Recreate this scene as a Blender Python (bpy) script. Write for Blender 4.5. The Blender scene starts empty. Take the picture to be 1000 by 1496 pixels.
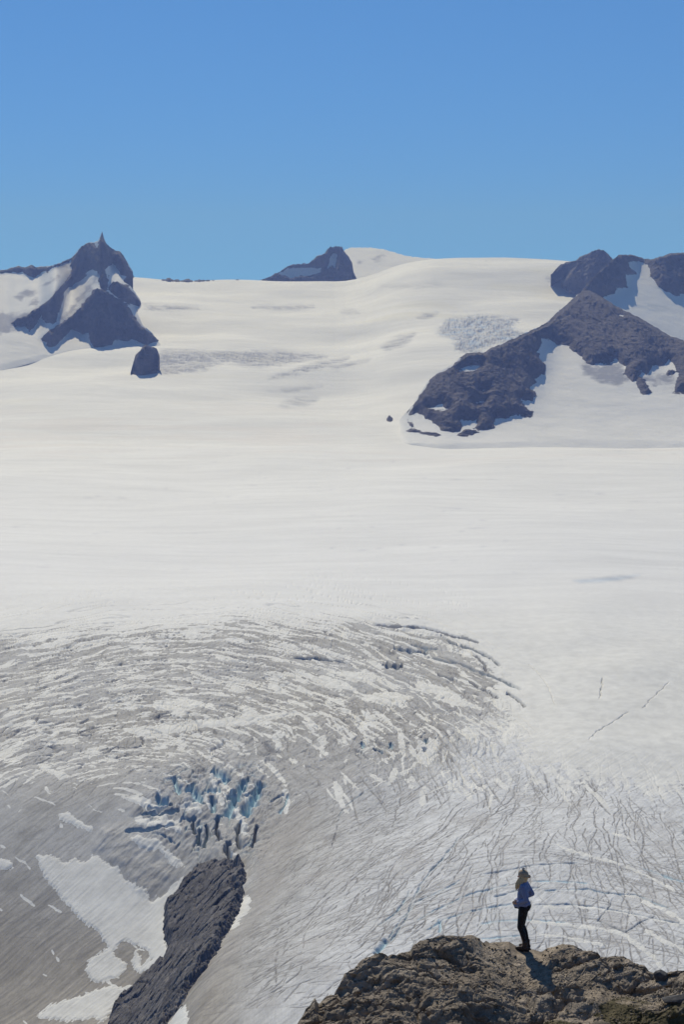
import bpy, bmesh, math, random
import numpy as np
from mathutils import Vector, Matrix
random.seed(7); rng = np.random.default_rng(11)
SC = bpy.context.scene
COL = SC.collection
F32 = np.float32

# ------------------------------------------------------------------ camera model
FPX = 2900.0; CZ = 300.0; TH = math.radians(5.48); CT, ST = math.cos(TH), math.sin(TH)
def tz(py):                      # slope dz/dy of the sight line through row py
    k = (748.0 - py) / FPX
    return (-ST + k * CT) / (CT + k * ST)
def ux(px, py):                  # dx/dy of the sight line
    k = (748.0 - py) / FPX
    return ((px - 500.0) / FPX) / (CT + k * ST)
def proj(X, Y, Z):
    Z = Z - CZ
    dep = Y * CT - Z * ST
    return 500 + FPX * X / dep, 748 - FPX * (Y * ST + Z * CT) / dep

# ------------------------------------------------------------------ noise
def _h(ix, iy, iz, seed):
    h = ix.astype(np.uint32) * np.uint32(374761393) + iy.astype(np.uint32) * np.uint32(668265263)
    if iz is not None: h = h + iz.astype(np.uint32) * np.uint32(2147483647 - 912839)
    h = h + np.uint32((seed * 1274126177) & 0xffffffff)
    h = (h ^ (h >> np.uint32(13))) * np.uint32(1274126177)
    h = (h ^ (h >> np.uint32(15))) * np.uint32(2246822519)
    return h ^ (h >> np.uint32(14))
_A = np.arange(64) / 64 * 2 * np.pi
_GX, _GY = np.cos(_A).astype(F32), np.sin(_A).astype(F32)
def pn(x, y, seed=0):
    x = np.asarray(x, F32); y = np.asarray(y, F32)
    fx = np.floor(x); fy = np.floor(y); ix = fx.astype(np.int32); iy = fy.astype(np.int32)
    dx = x - fx; dy = y - fy
    u = dx * dx * dx * (dx * (dx * 6 - 15) + 10); v = dy * dy * dy * (dy * (dy * 6 - 15) + 10)
    def g(i, j):
        k = (_h(ix + i, iy + j, None, seed) & np.uint32(63)).astype(np.int32)
        return _GX[k] * (dx - i) + _GY[k] * (dy - j)
    a = g(0, 0); b = g(1, 0); c = g(0, 1); d = g(1, 1)
    return ((a + (b - a) * u) * (1 - v) + (c + (d - c) * u) * v) * F32(1.5)
def fbm(x, y, o=4, seed=0, gain=.5, lac=2.03):
    s = 0; a = 1.0; t = 0
    for i in range(o):
        s = s + a * pn(x, y, seed + i * 17); t += a; a *= gain; x = x * lac + 5.3; y = y * lac + 1.7
    return s / t * 1.5
def ridged(x, y, o=4, seed=0, gain=.5):
    s = 0; a = 1.0; t = 0
    for i in range(o):
        s = s + a * (1 - 2 * np.abs(pn(x, y, seed + i * 13))); t += a; a *= gain; x = x * 2.07 + 3.1; y = y * 2.07 + 7.7
    return s / t
def blocks(x, y, seed=0, tilt=.6):
    """faceted blocks: every cell has its own height and tilt. returns height, edge distance, id"""
    x = np.asarray(x, F32); y = np.asarray(y, F32)
    ix = np.floor(x).astype(np.int32); iy = np.floor(y).astype(np.int32)
    f1 = np.full(x.shape, 9, F32); f2 = f1.copy(); hh = np.zeros_like(f1); idd = np.zeros_like(f1)
    for j in (-1, 0, 1):
        for i in (-1, 0, 1):
            a = _h(ix + i, iy + j, None, seed); b = _h(ix + i, iy + j, None, seed + 91)
            cx = ix + i + (a & np.uint32(1023)).astype(F32) / 1023; cy = iy + j + ((a >> np.uint32(10)) & np.uint32(1023)).astype(F32) / 1023
            dx = x - cx; dy = y - cy; d = np.sqrt(dx * dx + dy * dy)
            r0 = (b & np.uint32(255)).astype(F32) / 255; r1 = ((b >> np.uint32(8)) & np.uint32(255)).astype(F32) / 255 - .5; r2 = ((b >> np.uint32(16)) & np.uint32(255)).astype(F32) / 255 - .5
            h = r0 - .5 + tilt * 2 * (r1 * dx + r2 * dy)
            near = d < f1
            f2 = np.where(near, f1, np.minimum(f2, d)); hh = np.where(near, h, hh); idd = np.where(near, r0, idd); f1 = np.where(near, d, f1)
    return hh, f2 - f1, idd
def line(n, w): return np.clip(1 - np.abs(n) / w, 0, 1)
def sst(a, b, x):
    t = np.clip((x - a) / (b - a), 0, 1); return t * t * (3 - 2 * t)
def lerp(a, b, t): return a + (b - a) * t
def polysd(px, py, poly, pad=60):
    """signed distance (in pixels of the survey grid) to a closed outline, positive inside"""
    P = np.array(poly, F32); out = np.full(px.shape, -float(pad), F32)
    m = (px > P[:, 0].min() - pad) & (px < P[:, 0].max() + pad) & (py > P[:, 1].min() - pad) & (py < P[:, 1].max() + pad)
    x = px[m]; y = py[m]
    if x.size == 0: return out
    d2 = np.full(x.shape, 1e9, F32); ins = np.zeros(x.shape, bool)
    for i in range(len(P)):
        ax, ay = P[i]; bx, by = P[(i + 1) % len(P)]
        ex, ey = bx - ax, by - ay
        t = np.clip(((x - ax) * ex + (y - ay) * ey) / (ex * ex + ey * ey + 1e-9), 0, 1)
        d2 = np.minimum(d2, (x - ax - t * ex) ** 2 + (y - ay - t * ey) ** 2)
        if ay != by:
            c = ((ay > y) != (by > y)) & (x < (bx - ax) * (y - ay) / (by - ay) + ax)
            ins ^= c
    out[m] = np.where(ins, np.sqrt(d2), -np.sqrt(d2))
    return np.maximum(out, -pad)
def polyline(px, py, pts, pad=12):
    """distance to an open line and position 0..1 along it"""
    P = np.array(pts, F32); out = np.full(px.shape, float(pad), F32); al = np.zeros(px.shape, F32)
    m = (px > P[:, 0].min() - pad) & (px < P[:, 0].max() + pad) & (py > P[:, 1].min() - pad) & (py < P[:, 1].max() + pad)
    x = px[m]; y = py[m]
    if x.size == 0: return out, al
    d = np.full(x.shape, 1e9, F32); a = np.zeros(x.shape, F32); n = len(P) - 1
    for i in range(n):
        ax, ay = P[i]; ex, ey = P[i + 1] - P[i]
        t = np.clip(((x - ax) * ex + (y - ay) * ey) / (ex * ex + ey * ey + 1e-9), 0, 1)
        q = np.sqrt((x - ax - t * ex) ** 2 + (y - ay - t * ey) ** 2)
        a = np.where(q < d, (i + t) / n, a); d = np.minimum(d, q)
    out[m] = np.minimum(d, pad); al[m] = a
    return out, al

# ------------------------------------------------------------------ mesh helpers
def grid_mesh(name, V, mat, parent=None, keep=None, attrs=None, smooth=True):
    R, C = V.shape[:2]
    idx = np.arange(R * C).reshape(R, C)
    q = np.stack([idx[:-1, :-1], idx[:-1, 1:], idx[1:, 1:], idx[1:, :-1]], -1).reshape(-1, 4)
    vs = V.reshape(-1, 3)
    at = {k: v.reshape(R * C, -1) for k, v in (attrs or {}).items()}
    if keep is not None:
        k = keep.reshape(-1); q = q[k[q].all(1)]
        used = np.unique(q); mp = np.zeros(R * C, np.int64); mp[used] = np.arange(len(used))
        q = mp[q]; vs = vs[used]; at = {a: v[used] for a, v in at.items()}
    me = bpy.data.meshes.new(name)
    me.vertices.add(len(vs)); me.vertices.foreach_set('co', np.ascontiguousarray(vs, F32).ravel())
    me.loops.add(len(q) * 4); me.loops.foreach_set('vertex_index', np.ascontiguousarray(q, np.int32).ravel())
    me.polygons.add(len(q)); me.polygons.foreach_set('loop_start', np.arange(0, len(q) * 4, 4, dtype=np.int32))
    me.polygons.foreach_set('loop_total', np.full(len(q), 4, np.int32))
    me.polygons.foreach_set('use_smooth', np.full(len(q), smooth))
    for a, v in at.items():
        if v.shape[1] == 1:
            t = me.attributes.new(a, 'FLOAT', 'POINT'); t.data.foreach_set('value', np.ascontiguousarray(v, F32).ravel())
        else:
            t = me.attributes.new(a, 'FLOAT_COLOR', 'POINT')
            t.data.foreach_set('color', np.concatenate([v, np.ones((len(v), 1))], 1).astype(F32).ravel())
    me.materials.append(mat); me.update(); me.validate()
    o = bpy.data.objects.new(name, me); COL.objects.link(o)
    if parent: o.parent = parent
    return o
def tag(o, label=None, cat=None, group=None, kind=None):
    if label: o['label'] = label
    if cat: o['category'] = cat
    if group: o['group'] = group
    if kind: o['kind'] = kind
    return o
def blur(a, n, axis):
    if n < 1: return a
    k = np.hanning(2 * n + 3)[1:-1]; k /= k.sum()
    p = [(0, 0)] * a.ndim; p[axis] = (n, n)
    ap = np.pad(a, p, 'edge')
    return np.apply_along_axis(lambda r: np.convolve(r, k, 'valid'), axis, ap)

# ------------------------------------------------------------------ materials
def newmat(name):
    m = bpy.data.materials.new(name); m.use_nodes = True
    nt = m.node_tree; nt.nodes.clear()
    out = nt.nodes.new('ShaderNodeOutputMaterial'); b = nt.nodes.new('ShaderNodeBsdfPrincipled')
    nt.links.new(b.outputs[0], out.inputs[0])
    return m, nt, b
class NT:
    def __init__(s, nt): s.nt = nt
    def n(s, t, **kw):
        nd = s.nt.nodes.new(t)
        for k, v in kw.items():
            if k.startswith('i_'):
                nd.inputs[int(k[2:]) if k[2:].isdigit() else k[2:]].default_value = v
            else: setattr(nd, k, v)
        return nd
    def l(s, a, b): s.nt.links.new(a, b)
    def math(s, op, a, b=None, c=None):
        m = s.n('ShaderNodeMath', operation=op)
        for i, v in enumerate((a, b, c)):
            if v is None: continue
            if isinstance(v, (int, float)): m.inputs[i].default_value = v
            else: s.l(v, m.inputs[i])
        return m.outputs[0]
    def noise(s, vec, scale, detail=5, rough=.6, dist=0):
        n = s.n('ShaderNodeTexNoise'); n.inputs['Scale'].default_value = scale; n.inputs['Detail'].default_value = detail
        n.inputs['Roughness'].default_value = rough; n.inputs['Distortion'].default_value = dist
        s.l(vec, n.inputs['Vector']); return n.outputs['Fac']
    def ramp(s, fac, pts):
        r = s.n('ShaderNodeValToRGB'); e = r.color_ramp.elements
        while len(e) < len(pts): e.new(.5)
        for i, (p, c) in enumerate(pts):
            e[i].position = p; e[i].color = (*c, 1) if not isinstance(c, (int, float)) else (c, c, c, 1)
        s.l(fac, r.inputs[0]); return r.outputs[0]
    def mix(s, fac, a, b, mode='MIX'):
        m = s.n('ShaderNodeMix', data_type='RGBA', blend_type=mode)
        if isinstance(fac, (int, float)): m.inputs[0].default_value = fac
        else: s.l(fac, m.inputs[0])
        for i, v in ((6, a), (7, b)):
            if isinstance(v, tuple): m.inputs[i].default_value = (*v, 1)
            else: s.l(v, m.inputs[i])
        return m.outputs[2]
    def mapping(s, vec, scale=(1, 1, 1), rot=(0, 0, 0)):
        m = s.n('ShaderNodeMapping'); m.inputs['Scale'].default_value = scale; m.inputs['Rotation'].default_value = rot
        s.l(vec, m.inputs['Vector']); return m.outputs[0]
    def bump(s, h, strength, dist, b, prev=None):
        n = s.n('ShaderNodeBump'); n.inputs['Strength'].default_value = strength; n.inputs['Distance'].default_value = dist
        s.l(h, n.inputs['Height'])
        if prev is not None: s.l(prev, n.inputs['Normal'])
        if b is not None: s.l(n.outputs[0], b.inputs['Normal'])
        return n.outputs[0]

def mat_ice():
    m, nt, b = newmat('glacier_ice'); N = NT(nt)
    pos = N.n('ShaderNodeTexCoord').outputs['Object']
    ice = N.n('ShaderNodeAttribute', attribute_name='ice_col').outputs['Color']
    snow = N.n('ShaderNodeAttribute', attribute_name='snow_col').outputs['Color']
    sf = N.n('ShaderNodeAttribute', attribute_name='snowf').outputs['Fac']
    fine = N.noise(pos, .45, 6, .7)
    e = N.math('ADD', sf, N.math('MULTIPLY', N.math('SUBTRACT', fine, .5), .5))
    fac = N.ramp(e, [(0.0, 0.0), (.07, 1.0)])
    # foliation grain of the bare ice, across the flow
    st = N.mapping(pos, (1, .09, 1), (0, 0, math.radians(28)))
    g1 = N.math('ADD', N.math('MULTIPLY', N.noise(st, 1.1, 6, .75), .62), N.math('MULTIPLY', N.noise(pos, .30, 9, .75), .38))
    ice2 = N.mix(1.0, ice, N.ramp(g1, [(.25, .74), (.5, .99), (.72, 1.2)]), 'MULTIPLY')
    sn = N.noise(N.mapping(pos, (.25, 1, 1)), .02, 6, .6)
    cup = N.noise(pos, .22, 8, .72)
    snow2 = N.mix(1.0, snow, N.ramp(sn, [(.3, .95), (.7, 1.03)]), 'MULTIPLY')
    snow2 = N.mix(1.0, snow2, N.ramp(cup, [(.3, .93), (.6, 1.02)]), 'MULTIPLY')
    snow2 = N.mix(1.0, snow2, N.ramp(N.noise(N.mapping(pos, (.5, 1, 1)), .006, 8, .66), [(.32, .955), (.62, 1.01)]), 'MULTIPLY')
    col = N.mix(fac, ice2, snow2)
    N.l(col, b.inputs['Base Color'])
    b.inputs['Roughness'].default_value = .75; b.inputs['Specular IOR Level'].default_value = .12
    h = N.math('ADD', N.math('MULTIPLY', g1, N.math('SUBTRACT', 1.0, N.math('MULTIPLY', fac, .85))), N.math('MULTIPLY', cup, N.math('MULTIPLY', fac, .55)))
    N.bump(h, .4, .5, b)
    return m
def mat_rock(name, cols, scale, bump_d, strata=None, spec=.2, rough=.85):
    """cols: dark, mid, light; scale: size of the largest blotch in 1/m"""
    m, nt, b = newmat(name); N = NT(nt)
    pos = N.n('ShaderNodeTexCoord').outputs['Object']
    n1 = N.noise(pos, scale, 8, .62, .4)
    n2 = N.noise(pos, scale * 7, 8, .7)
    c = N.ramp(n1, [(.3, cols[0]), (.5, cols[1]), (.7, cols[2])])
    c = N.mix(1.0, c, N.ramp(n2, [(.25, .55), (.5, 1.0), (.75, 1.5)]), 'MULTIPLY')
    h = n2
    if strata:
        sm = N.mapping(pos, strata[0], strata[1])
        n3 = N.noise(sm, scale * 5, 7, .7, .5)
        c = N.mix(1.0, c, N.ramp(n3, [(.3, .6), (.5, 1.0), (.7, 1.45)]), 'MULTIPLY')
        h = N.math('ADD', n2, N.math('MULTIPLY', n3, 1.5))
    N.l(c, b.inputs['Base Color'])
    b.inputs['Roughness'].default_value = rough; b.inputs['Specular IOR Level'].default_value = spec
    N.bump(h, .8, bump_d, b)
    return m
def mat_snow(name='mountain_snow'):
    m, nt, b = newmat(name); N = NT(nt)
    pos = N.n('ShaderNodeTexCoord').outputs['Object']
    n1 = N.noise(N.mapping(pos, (1, .5, 1)), .012, 8, .62, .3)
    d = N.n('ShaderNodeAttribute', attribute_name='dirt_shade').outputs['Fac']
    n2 = N.noise(pos, .05, 6, .7)
    c = N.ramp(n1, [(.3, (.76, .755, .73)), (.6, (.82, .81, .785))])
    f = N.ramp(N.math('MULTIPLY', d, N.math('MULTIPLY', n2, 2.0)), [(.25, 0.0), (.9, 1.0)])
    c = N.mix(f, c, (.31, .32, .36))
    N.l(c, b.inputs['Base Color']); b.inputs['Roughness'].default_value = .8; b.inputs['Specular IOR Level'].default_value = .1
    N.bump(N.noise(pos, .03, 8, .65), .5, 5, b)
    return m
def mat_plain(name, col, rough=.8, spec=.3, var=.25, scale=30, bump=.004):
    m, nt, b = newmat(name); N = NT(nt)
    pos = N.n('ShaderNodeTexCoord').outputs['Object']
    n = N.noise(pos, scale, 6, .6)
    c = N.mix(1.0, (col[0], col[1], col[2]), N.ramp(n, [(.3, 1 - var), (.7, 1 + var)]), 'MULTIPLY')
    N.l(c, b.inputs['Base Color']); b.inputs['Roughness'].default_value = rough; b.inputs['Specular IOR Level'].default_value = spec
    N.bump(n, .5, bump, b)
    return m
M_ICE = mat_ice(); M_SNOW = mat_snow()
M_FAR = mat_rock('mountain_rock', [(.056, .049, .060), (.09, .078, .086), (.165, .138, .128)], .009, 14, ((1, .4, 2.2), (.3, .5, 0)))
M_CLIFF = mat_rock('cliff_rock', [(.05, .047, .047), (.10, .094, .09), (.19, .172, .155)], .06, .5, ((1, .22, 1), (0, .3, -.5)))
M_HILL = mat_rock('ridge_rock', [(.075, .06, .045), (.15, .12, .085), (.21, .17, .12)], .9, .05, ((1, .25, 2.2), (0.25, .4, .5)))

# ------------------------------------------------------------------ glacier and icefield
SKY = np.array([(-400, 402), (0, 400), (100, 402), (200, 404), (245, 407), (300, 409), (355, 409), (385, 412), (450, 413), (520, 413), (535, 406), (560, 392), (600, 380),
                (650, 378), (700, 377), (750, 376), (780, 378), (800, 380), (830, 382), (860, 386), (1000, 402), (1400, 405)], float)
Y0, Y1 = 4700.0, 9000.0
DOME = np.array([(500, 0), (514, 14), (522, 30), (530, 33), (540, 31), (560, 24), (580, 13), (600, 5), (625, 0)], float)
def far_row(px, Y):
    sky = np.interp(px, SKY[:, 0], SKY[:, 1])
    for q in (-30, -15, 15, 30): sky = sky + np.interp(px + q, SKY[:, 0], SKY[:, 1])
    sky = sky / 5
    t = np.clip((Y - Y0) / (Y1 - Y0), 0, 1)
    fr = np.where(t < .12, t * t * (1.32 / .24), 1.32 * t - .0792)
    fr = fr - .2408 * np.clip((t - .12) / .88, 0, 1) ** 2
    r0 = 748 + FPX * np.tan(np.arctan(CZ / Y0) - TH)
    return r0 - (r0 - sky) * fr - np.interp(px, DOME[:, 0], DOME[:, 1]) * 0
def xline(Y): return -52 - 16 * (1101 - Y) / 253
def base_z(X, Y):
    px = 500 + FPX * X / (Y * 1.003)
    zf = CZ + Y * tz(far_row(px, Y))
    z = np.where(Y > Y0, zf, 0.0)
    z = np.where(Y > Y1, z - (Y - Y1) * .25 - ((Y - Y1) / 400) ** 2 * 10, z)
    z = z - 0.0
    w = xline(Y) - X
    z = z - 60 * sst(-8, 66, w) * sst(1330, 1000, Y)
    # the lip above the cliff
    z = z - 10 * sst(-60, 50, w) * sst(1450, 1150, Y)
    # gentle swell on the right flank
    z = z + 6 * fbm(X / 160, Y / 260, 2, 5) * sst(2600, 1500, Y) + 9 * fbm(X / 500, Y / 900, 2, 8) * sst(1500, 2600, Y) * sst(5600, 4300, Y)
    up = sst(5100, 6000, Y) * sst(9300, 8800, Y)
    z = z + up * (26 * fbm(X / 900, Y / 700, 2, 21) + 2.2 * fbm(X / 260, Y / 190, 2, 25))
    return z
Yrow = []
py = 1600.0
while py > 640.5:
    Yrow.append(-CZ / float(tz(py)))
    py -= .62 if py < 1520 and py > 1080 else (.8 if py > 880 and py <= 1080 else 1.7)
# near rows on the lowered side need a shorter reach too
Yrow = np.array(Yrow)
Yrow = np.concatenate([np.arange(520, Yrow[0], 8.), Yrow, np.arange(Yrow[-1] + 10, 9000, 15.), np.arange(9000, 12500, 60.)])
U = np.concatenate([np.linspace(-.42, -.205, 60)[:-1], np.linspace(-.195, .195, 1300), np.linspace(.205, .42, 60)[1:]])
UU, YY = np.meshgrid(U, Yrow); XX = UU * YY
ZB = base_z(XX, YY)
PX, PY = proj(XX, YY, ZB); PX = PX.astype(F32); PY = PY.astype(F32)

CLIFF = [(286,1272),(300,1268),(320,1262),(340,1262),(350,1258),(355,1262),(358,1275),(358,1288),(354,1297),(360,1306),(355,1310),(352,1325),(345,1340),(340,1352),(330,1368),(322,1378),(320,1390),(310,1400),(303,1412),(295,1425),(285,1440),(275,1450),(272,1458),(265,1467),(255,1480),(245,1496),(240,1560),(140,1560),(158,1490),(162,1478),(175,1460),(190,1448),(200,1440),(210,1430),(220,1420),(235,1405),(243,1393),(245,1380),(239,1372),(240,1360),(238,1340),(240,1325),(250,1312),(262,1296),(275,1282)]
# snow patches surveyed on the bare ice
SNOWP = [
 [(55,1252),(75,1250),(95,1262),(110,1255),(125,1262),(135,1250),(150,1258),(160,1266),(172,1270),(178,1284),(190,1290),(200,1300),(212,1303),(218,1320),(235,1312),(250,1300),(268,1284),(262,1300),(243,1322),(240,1340),(240,1372),(243,1393),(232,1408),(215,1418),(205,1418),(222,1400),(215,1390),(200,1380),(185,1375),(175,1376),(165,1390),(170,1410),(150,1420),(130,1418),(128,1405),(145,1395),(160,1385),(150,1370),(140,1358),(120,1345),(105,1330),(90,1310),(75,1290),(60,1270)],
 [(128,1405),(145,1395),(158,1392),(178,1405),(184,1414),(172,1428),(150,1434),(130,1430),(125,1418)],
 [(195,1388),(201,1387),(203,1412),(207,1420),(200,1419),(196,1408)],
 [(55,1484),(70,1470),(100,1462),(140,1448),(170,1441),(192,1442),(175,1462),(160,1482),(150,1489),(120,1488),(90,1490)],
 [(352,1312),(360,1309),(366,1318),(363,1328),(352,1342),(338,1358),(346,1336)],
 [(246,1496),(262,1474),(270,1470),(272,1490),(272,1530),(240,1530)],
 [(180,1165),(195,1167),(210,1172),(225,1175),(245,1180),(240,1183),(215,1182),(200,1175)],
 [(196,1192),(215,1198),(235,1201),(262,1202),(262,1222),(256,1215),(235,1208),(215,1210),(200,1208)],
 [(190,1228),(205,1229),(228,1232),(240,1243),(225,1245),(205,1243)],
 [(232,1243),(245,1250),(262,1262),(268,1270),(258,1272),(240,1255)],
 [(352,1196),(356,1195),(360,1210),(362,1225),(356,1228),(350,1212)],
 [(260,1180),(275,1174),(292,1178),(293,1190),(285,1186),(268,1184)],
 [(180,1066),(215,1062),(260,1056),(290,1054),(320,1052),(345,1046),(400,1044),(440,1040),(400,1050),(360,1058),(330,1060),(290,1062),(262,1068),(230,1076),(200,1072)],
 [(222,1030),(240,1024),(270,1021),(292,1026),(285,1034),(255,1038),(230,1036)],
 [(500,985),(535,980),(555,990),(540,996),(510,992)],
 [(535,1015),(570,1012),(600,1018),(580,1028),(550,1026),(530,1022)],
 [(610,995),(650,1005),(665,1012),(640,1013),(618,1008)],
 [(635,1020),(650,1012),(668,1015),(690,1030),(708,1035),(690,1033),(660,1028)],
 [(455,992),(470,988),(500,1000),(520,1008),(498,1006),(472,1000)],
 [(612,1090),(628,1078),(642,1085),(640,1100),(625,1118),(612,1112)],
 [(675,1068),(690,1062),(700,1075),(690,1082)],
 [(736,1075),(752,1058),(764,1065),(745,1085),(738,1090)],
 [(466,1078),(474,1076),(478,1085),(470,1088)],
 [(0,1255),(14,1258),(18,1266),(6,1270),(-20,1268),(-20,1256)],
 [(85,1190),(98,1188),(112,1198),(132,1208),(132,1213),(115,1208),(100,1200),(88,1196)],
 [(56,1116),(66,1117),(74,1124),(90,1128),(100,1134),(88,1140),(80,1130),(62,1124)],
 [(160,1104),(168,1106),(172,1113),(164,1112)],
]
# grey bare-ice patches on the far icefield (outline, strength)
ICEP = [
 ([(218,548),(228,525),(236,512),(270,511),(330,514),(420,514),(470,518),(478,522),(450,524),(430,530),(400,534),(380,538),(330,528),(300,540),(260,546)], 1.0),
 ([(395,553),(430,540),(470,528),(510,522),(500,530),(455,540),(420,550)], .9),
 ([(480,536),(510,530),(540,526),(530,530),(495,540)], .8),
 ([(408,592),(420,584),(440,579),(466,580),(462,588),(445,594),(420,596)], .45),
 ([(393,572),(420,569),(450,565),(470,564),(450,570),(420,574)], .4),
 ([(558,508),(570,498),(585,491),(606,488),(600,498),(585,507),(570,511)], .8),
 ([(640,488),(645,478),(660,464),(700,461),(758,466),(748,478),(765,488),(750,500),(725,500),(700,512),(680,514),(668,510),(665,494),(650,490)], .9),
 ([(720,468),(750,464),(758,466),(740,470)], 1.0),
 ([(370,449),(390,446),(430,446),(458,448),(440,451),(400,452)], .9),
 ([(612,463),(625,459),(640,458),(632,463),(620,465)], .9),
 ([(500,456),(515,453),(526,457),(510,459)], .6),
 ([(558,418),(590,417),(640,414),(650,417),(600,421)], .5),
 ([(800,407),(820,406),(845,407),(830,410),(805,410)], .8),
 ([(20,432),(35,424),(50,428),(40,434),(25,436)], .7),
 ([(205,442),(240,446),(290,450),(250,453),(215,452)], .8),
 ([(0,457),(20,460),(40,456),(50,470),(30,482),(10,490),(0,488)], .8),
 ([(840,848),(870,846),(905,843),(935,840),(910,846),(880,850),(850,851)], .45),
]
CREV = [  # polyline, half width in metres, depth, blue
 ([(545,912),(580,915),(618,916),(645,922),(660,928),(680,932),(700,938)], 1.3, 5, 0),
 ([(645,925),(655,936),(668,941),(690,947),(708,955),(720,962),(732,973)], 1.4, 6, .3),
 ([(620,958),(650,965),(675,970),(690,977),(705,983),(715,986),(738,995),(765,1008)], 1.3, 5, .4),
 ([(690,955),(700,960),(706,968),(712,980)], 1.2, 4, 0),
 ([(685,994),(700,1004),(715,1010),(730,1020)], 1.3, 5, 0),
 ([(740,1010),(752,1018),(762,1025),(768,1033)], 1.2, 5, 0),
 ([(773,970),(785,980),(792,988)], .5, 4, 0), ([(790,985),(803,1006),(812,1030)], .3, 3, 0),
 ([(882,990),(880,1005),(876,1022)], .6, 5, 0), ([(980,995),(965,1010),(948,1025),(940,1035)], .3, 3, 0),
 ([(920,1040),(900,1052),(875,1068),(860,1080)], .3, 3, 0),
 ([(560,1385),(580,1362),(597,1335),(604,1315),(610,1300),(622,1284),(640,1262),(660,1238),(672,1222)], .55, 2.2, .5),
 ([(548,1395),(558,1382),(566,1372)], 1.6, 5, 1),
 ([(552,1352),(575,1336),(590,1320),(600,1300)], .5, 2, .7),
 ([(565,1375),(585,1345),(610,1318),(640,1302),(660,1294),(675,1285)], .35, 1.5, .7),
 ([(610,1345),(635,1330),(660,1318),(690,1305),(720,1298),(745,1292)], .4, 1.6, .8),
 ([(620,1360),(645,1346),(655,1341),(690,1330),(730,1322),(750,1320)], .4, 1.6, .9),
 ([(643,1342),(643,1362)], .8, 3, 1.3),
 ([(700,1278),(735,1272),(770,1266),(800,1262),(850,1260)], .35, 1.6, .3),
 ([(780,1288),(800,1287),(825,1288),(860,1290)], .35, 2, 1.2),
 ([(790,1301),(830,1300),(860,1298),(885,1304),(905,1306),(930,1307),(950,1315),(985,1330)], .35, 2, .9),
 ([(700,1350),(730,1345),(760,1344),(800,1345),(830,1348)], .5, 2, 1.0),
 ([(704,1372),(740,1368),(765,1366)], .4, 1.6, 1.0),
 ([(720,1310),(760,1300),(790,1296)], .45, 2, .6),
 ([(780,1322),(830,1321),(880,1326),(920,1334),(960,1342),(1000,1350)], .35, 2, .5),
 ([(940,1268),(960,1275),(985,1284),(1010,1290)], .6, 3, 1.0),
 ([(900,1310),(875,1345),(915,1362),(935,1348),(960,1338)], .3, 1.5, .2),
 ([(421,1160),(415,1178),(408,1190)], 1.0, 4, 1.0),
 ([(254,1135),(258,1150),(264,1162)], 2.0, 9, 1.2), ([(276,1150),(286,1158),(292,1170),(290,1176)], 4.2, 12, 1.4), ([(296,1160),(310,1155),(322,1153)], 2.0, 7, 1.2),
 ([(310,1126),(322,1132),(334,1139)], 3.2, 11, 1.4), ([(309,1166),(312,1178),(312,1190)], 2.0, 10, 1.2), ([(356,1140),(351,1155),(342,1168),(334,1188),(332,1197)], 3.6, 14, 1.4),
 ([(364,1136),(360,1146),(356,1152)], 1.8, 9, 1.0), ([(382,1142),(375,1160),(366,1174),(356,1192)], 3.6, 14, 1.4), ([(228,1163),(235,1172),(246,1173)], 2.8, 9, 1.2),
 ([(292,1213),(289,1228),(292,1242)], 1.6, 8, .9), ([(300,1208),(303,1224),(297,1246)], 1.2, 8, .7), ([(335,1232),(331,1246),(337,1260)], 1.8, 10, .3), ([(376,1206),(372,1225),(366,1244)], 1.3, 8, 0),
 ([(352,1200),(346,1222),(350,1245)], 1.5, 7, .2), ([(262,1186),(245,1190),(225,1188),(205,1190)], 1.0, 4, .8), ([(182,1218),(200,1216),(215,1217),(235,1213),(256,1209)], 1.1, 4, .8), ([(285,1195),(282,1210),(286,1225)], 1.5, 8, .5),
 ([(320,1195),(316,1215),(322,1235)], 1.5, 8, .2), ([(222,1222),(240,1226),(258,1238)], .7, 3, .6), ([(214,1180),(235,1184),(252,1178)], 1.2, 6, .6),
 ([(528,1084),(532,1092)], 1.6, 6, 1.0), ([(571,1084),(572,1094)], 1.8, 7, 1.2), ([(625,1078),(623,1088)], 2.0, 7, 1.3), ([(621,1092),(620,1099)], 1.4, 6, 1.2), ([(545,1092),(560,1098)], 1.2, 5, .8), ([(330,1165),(345,1160)], 1.0, 5, .8),
 ([(560,970),(572,973),(590,972)], 2.4, 7, .3), ([(575,945),(600,950),(625,952)], 2.0, 6, .4), ([(600,940),(622,946),(640,948)], 1.4, 5, .5), ([(430,960),(470,962),(510,968)], 1.2, 5, .2), ([(640,985),(665,992)], 1.2, 5, .2),
 ([(492,1205),(497,1190),(503,1178),(520,1165),(545,1150)], .35, 1.5, .4),
 ([(485,1240),(490,1220),(494,1205)], .35, 1.5, 0),
]
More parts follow.
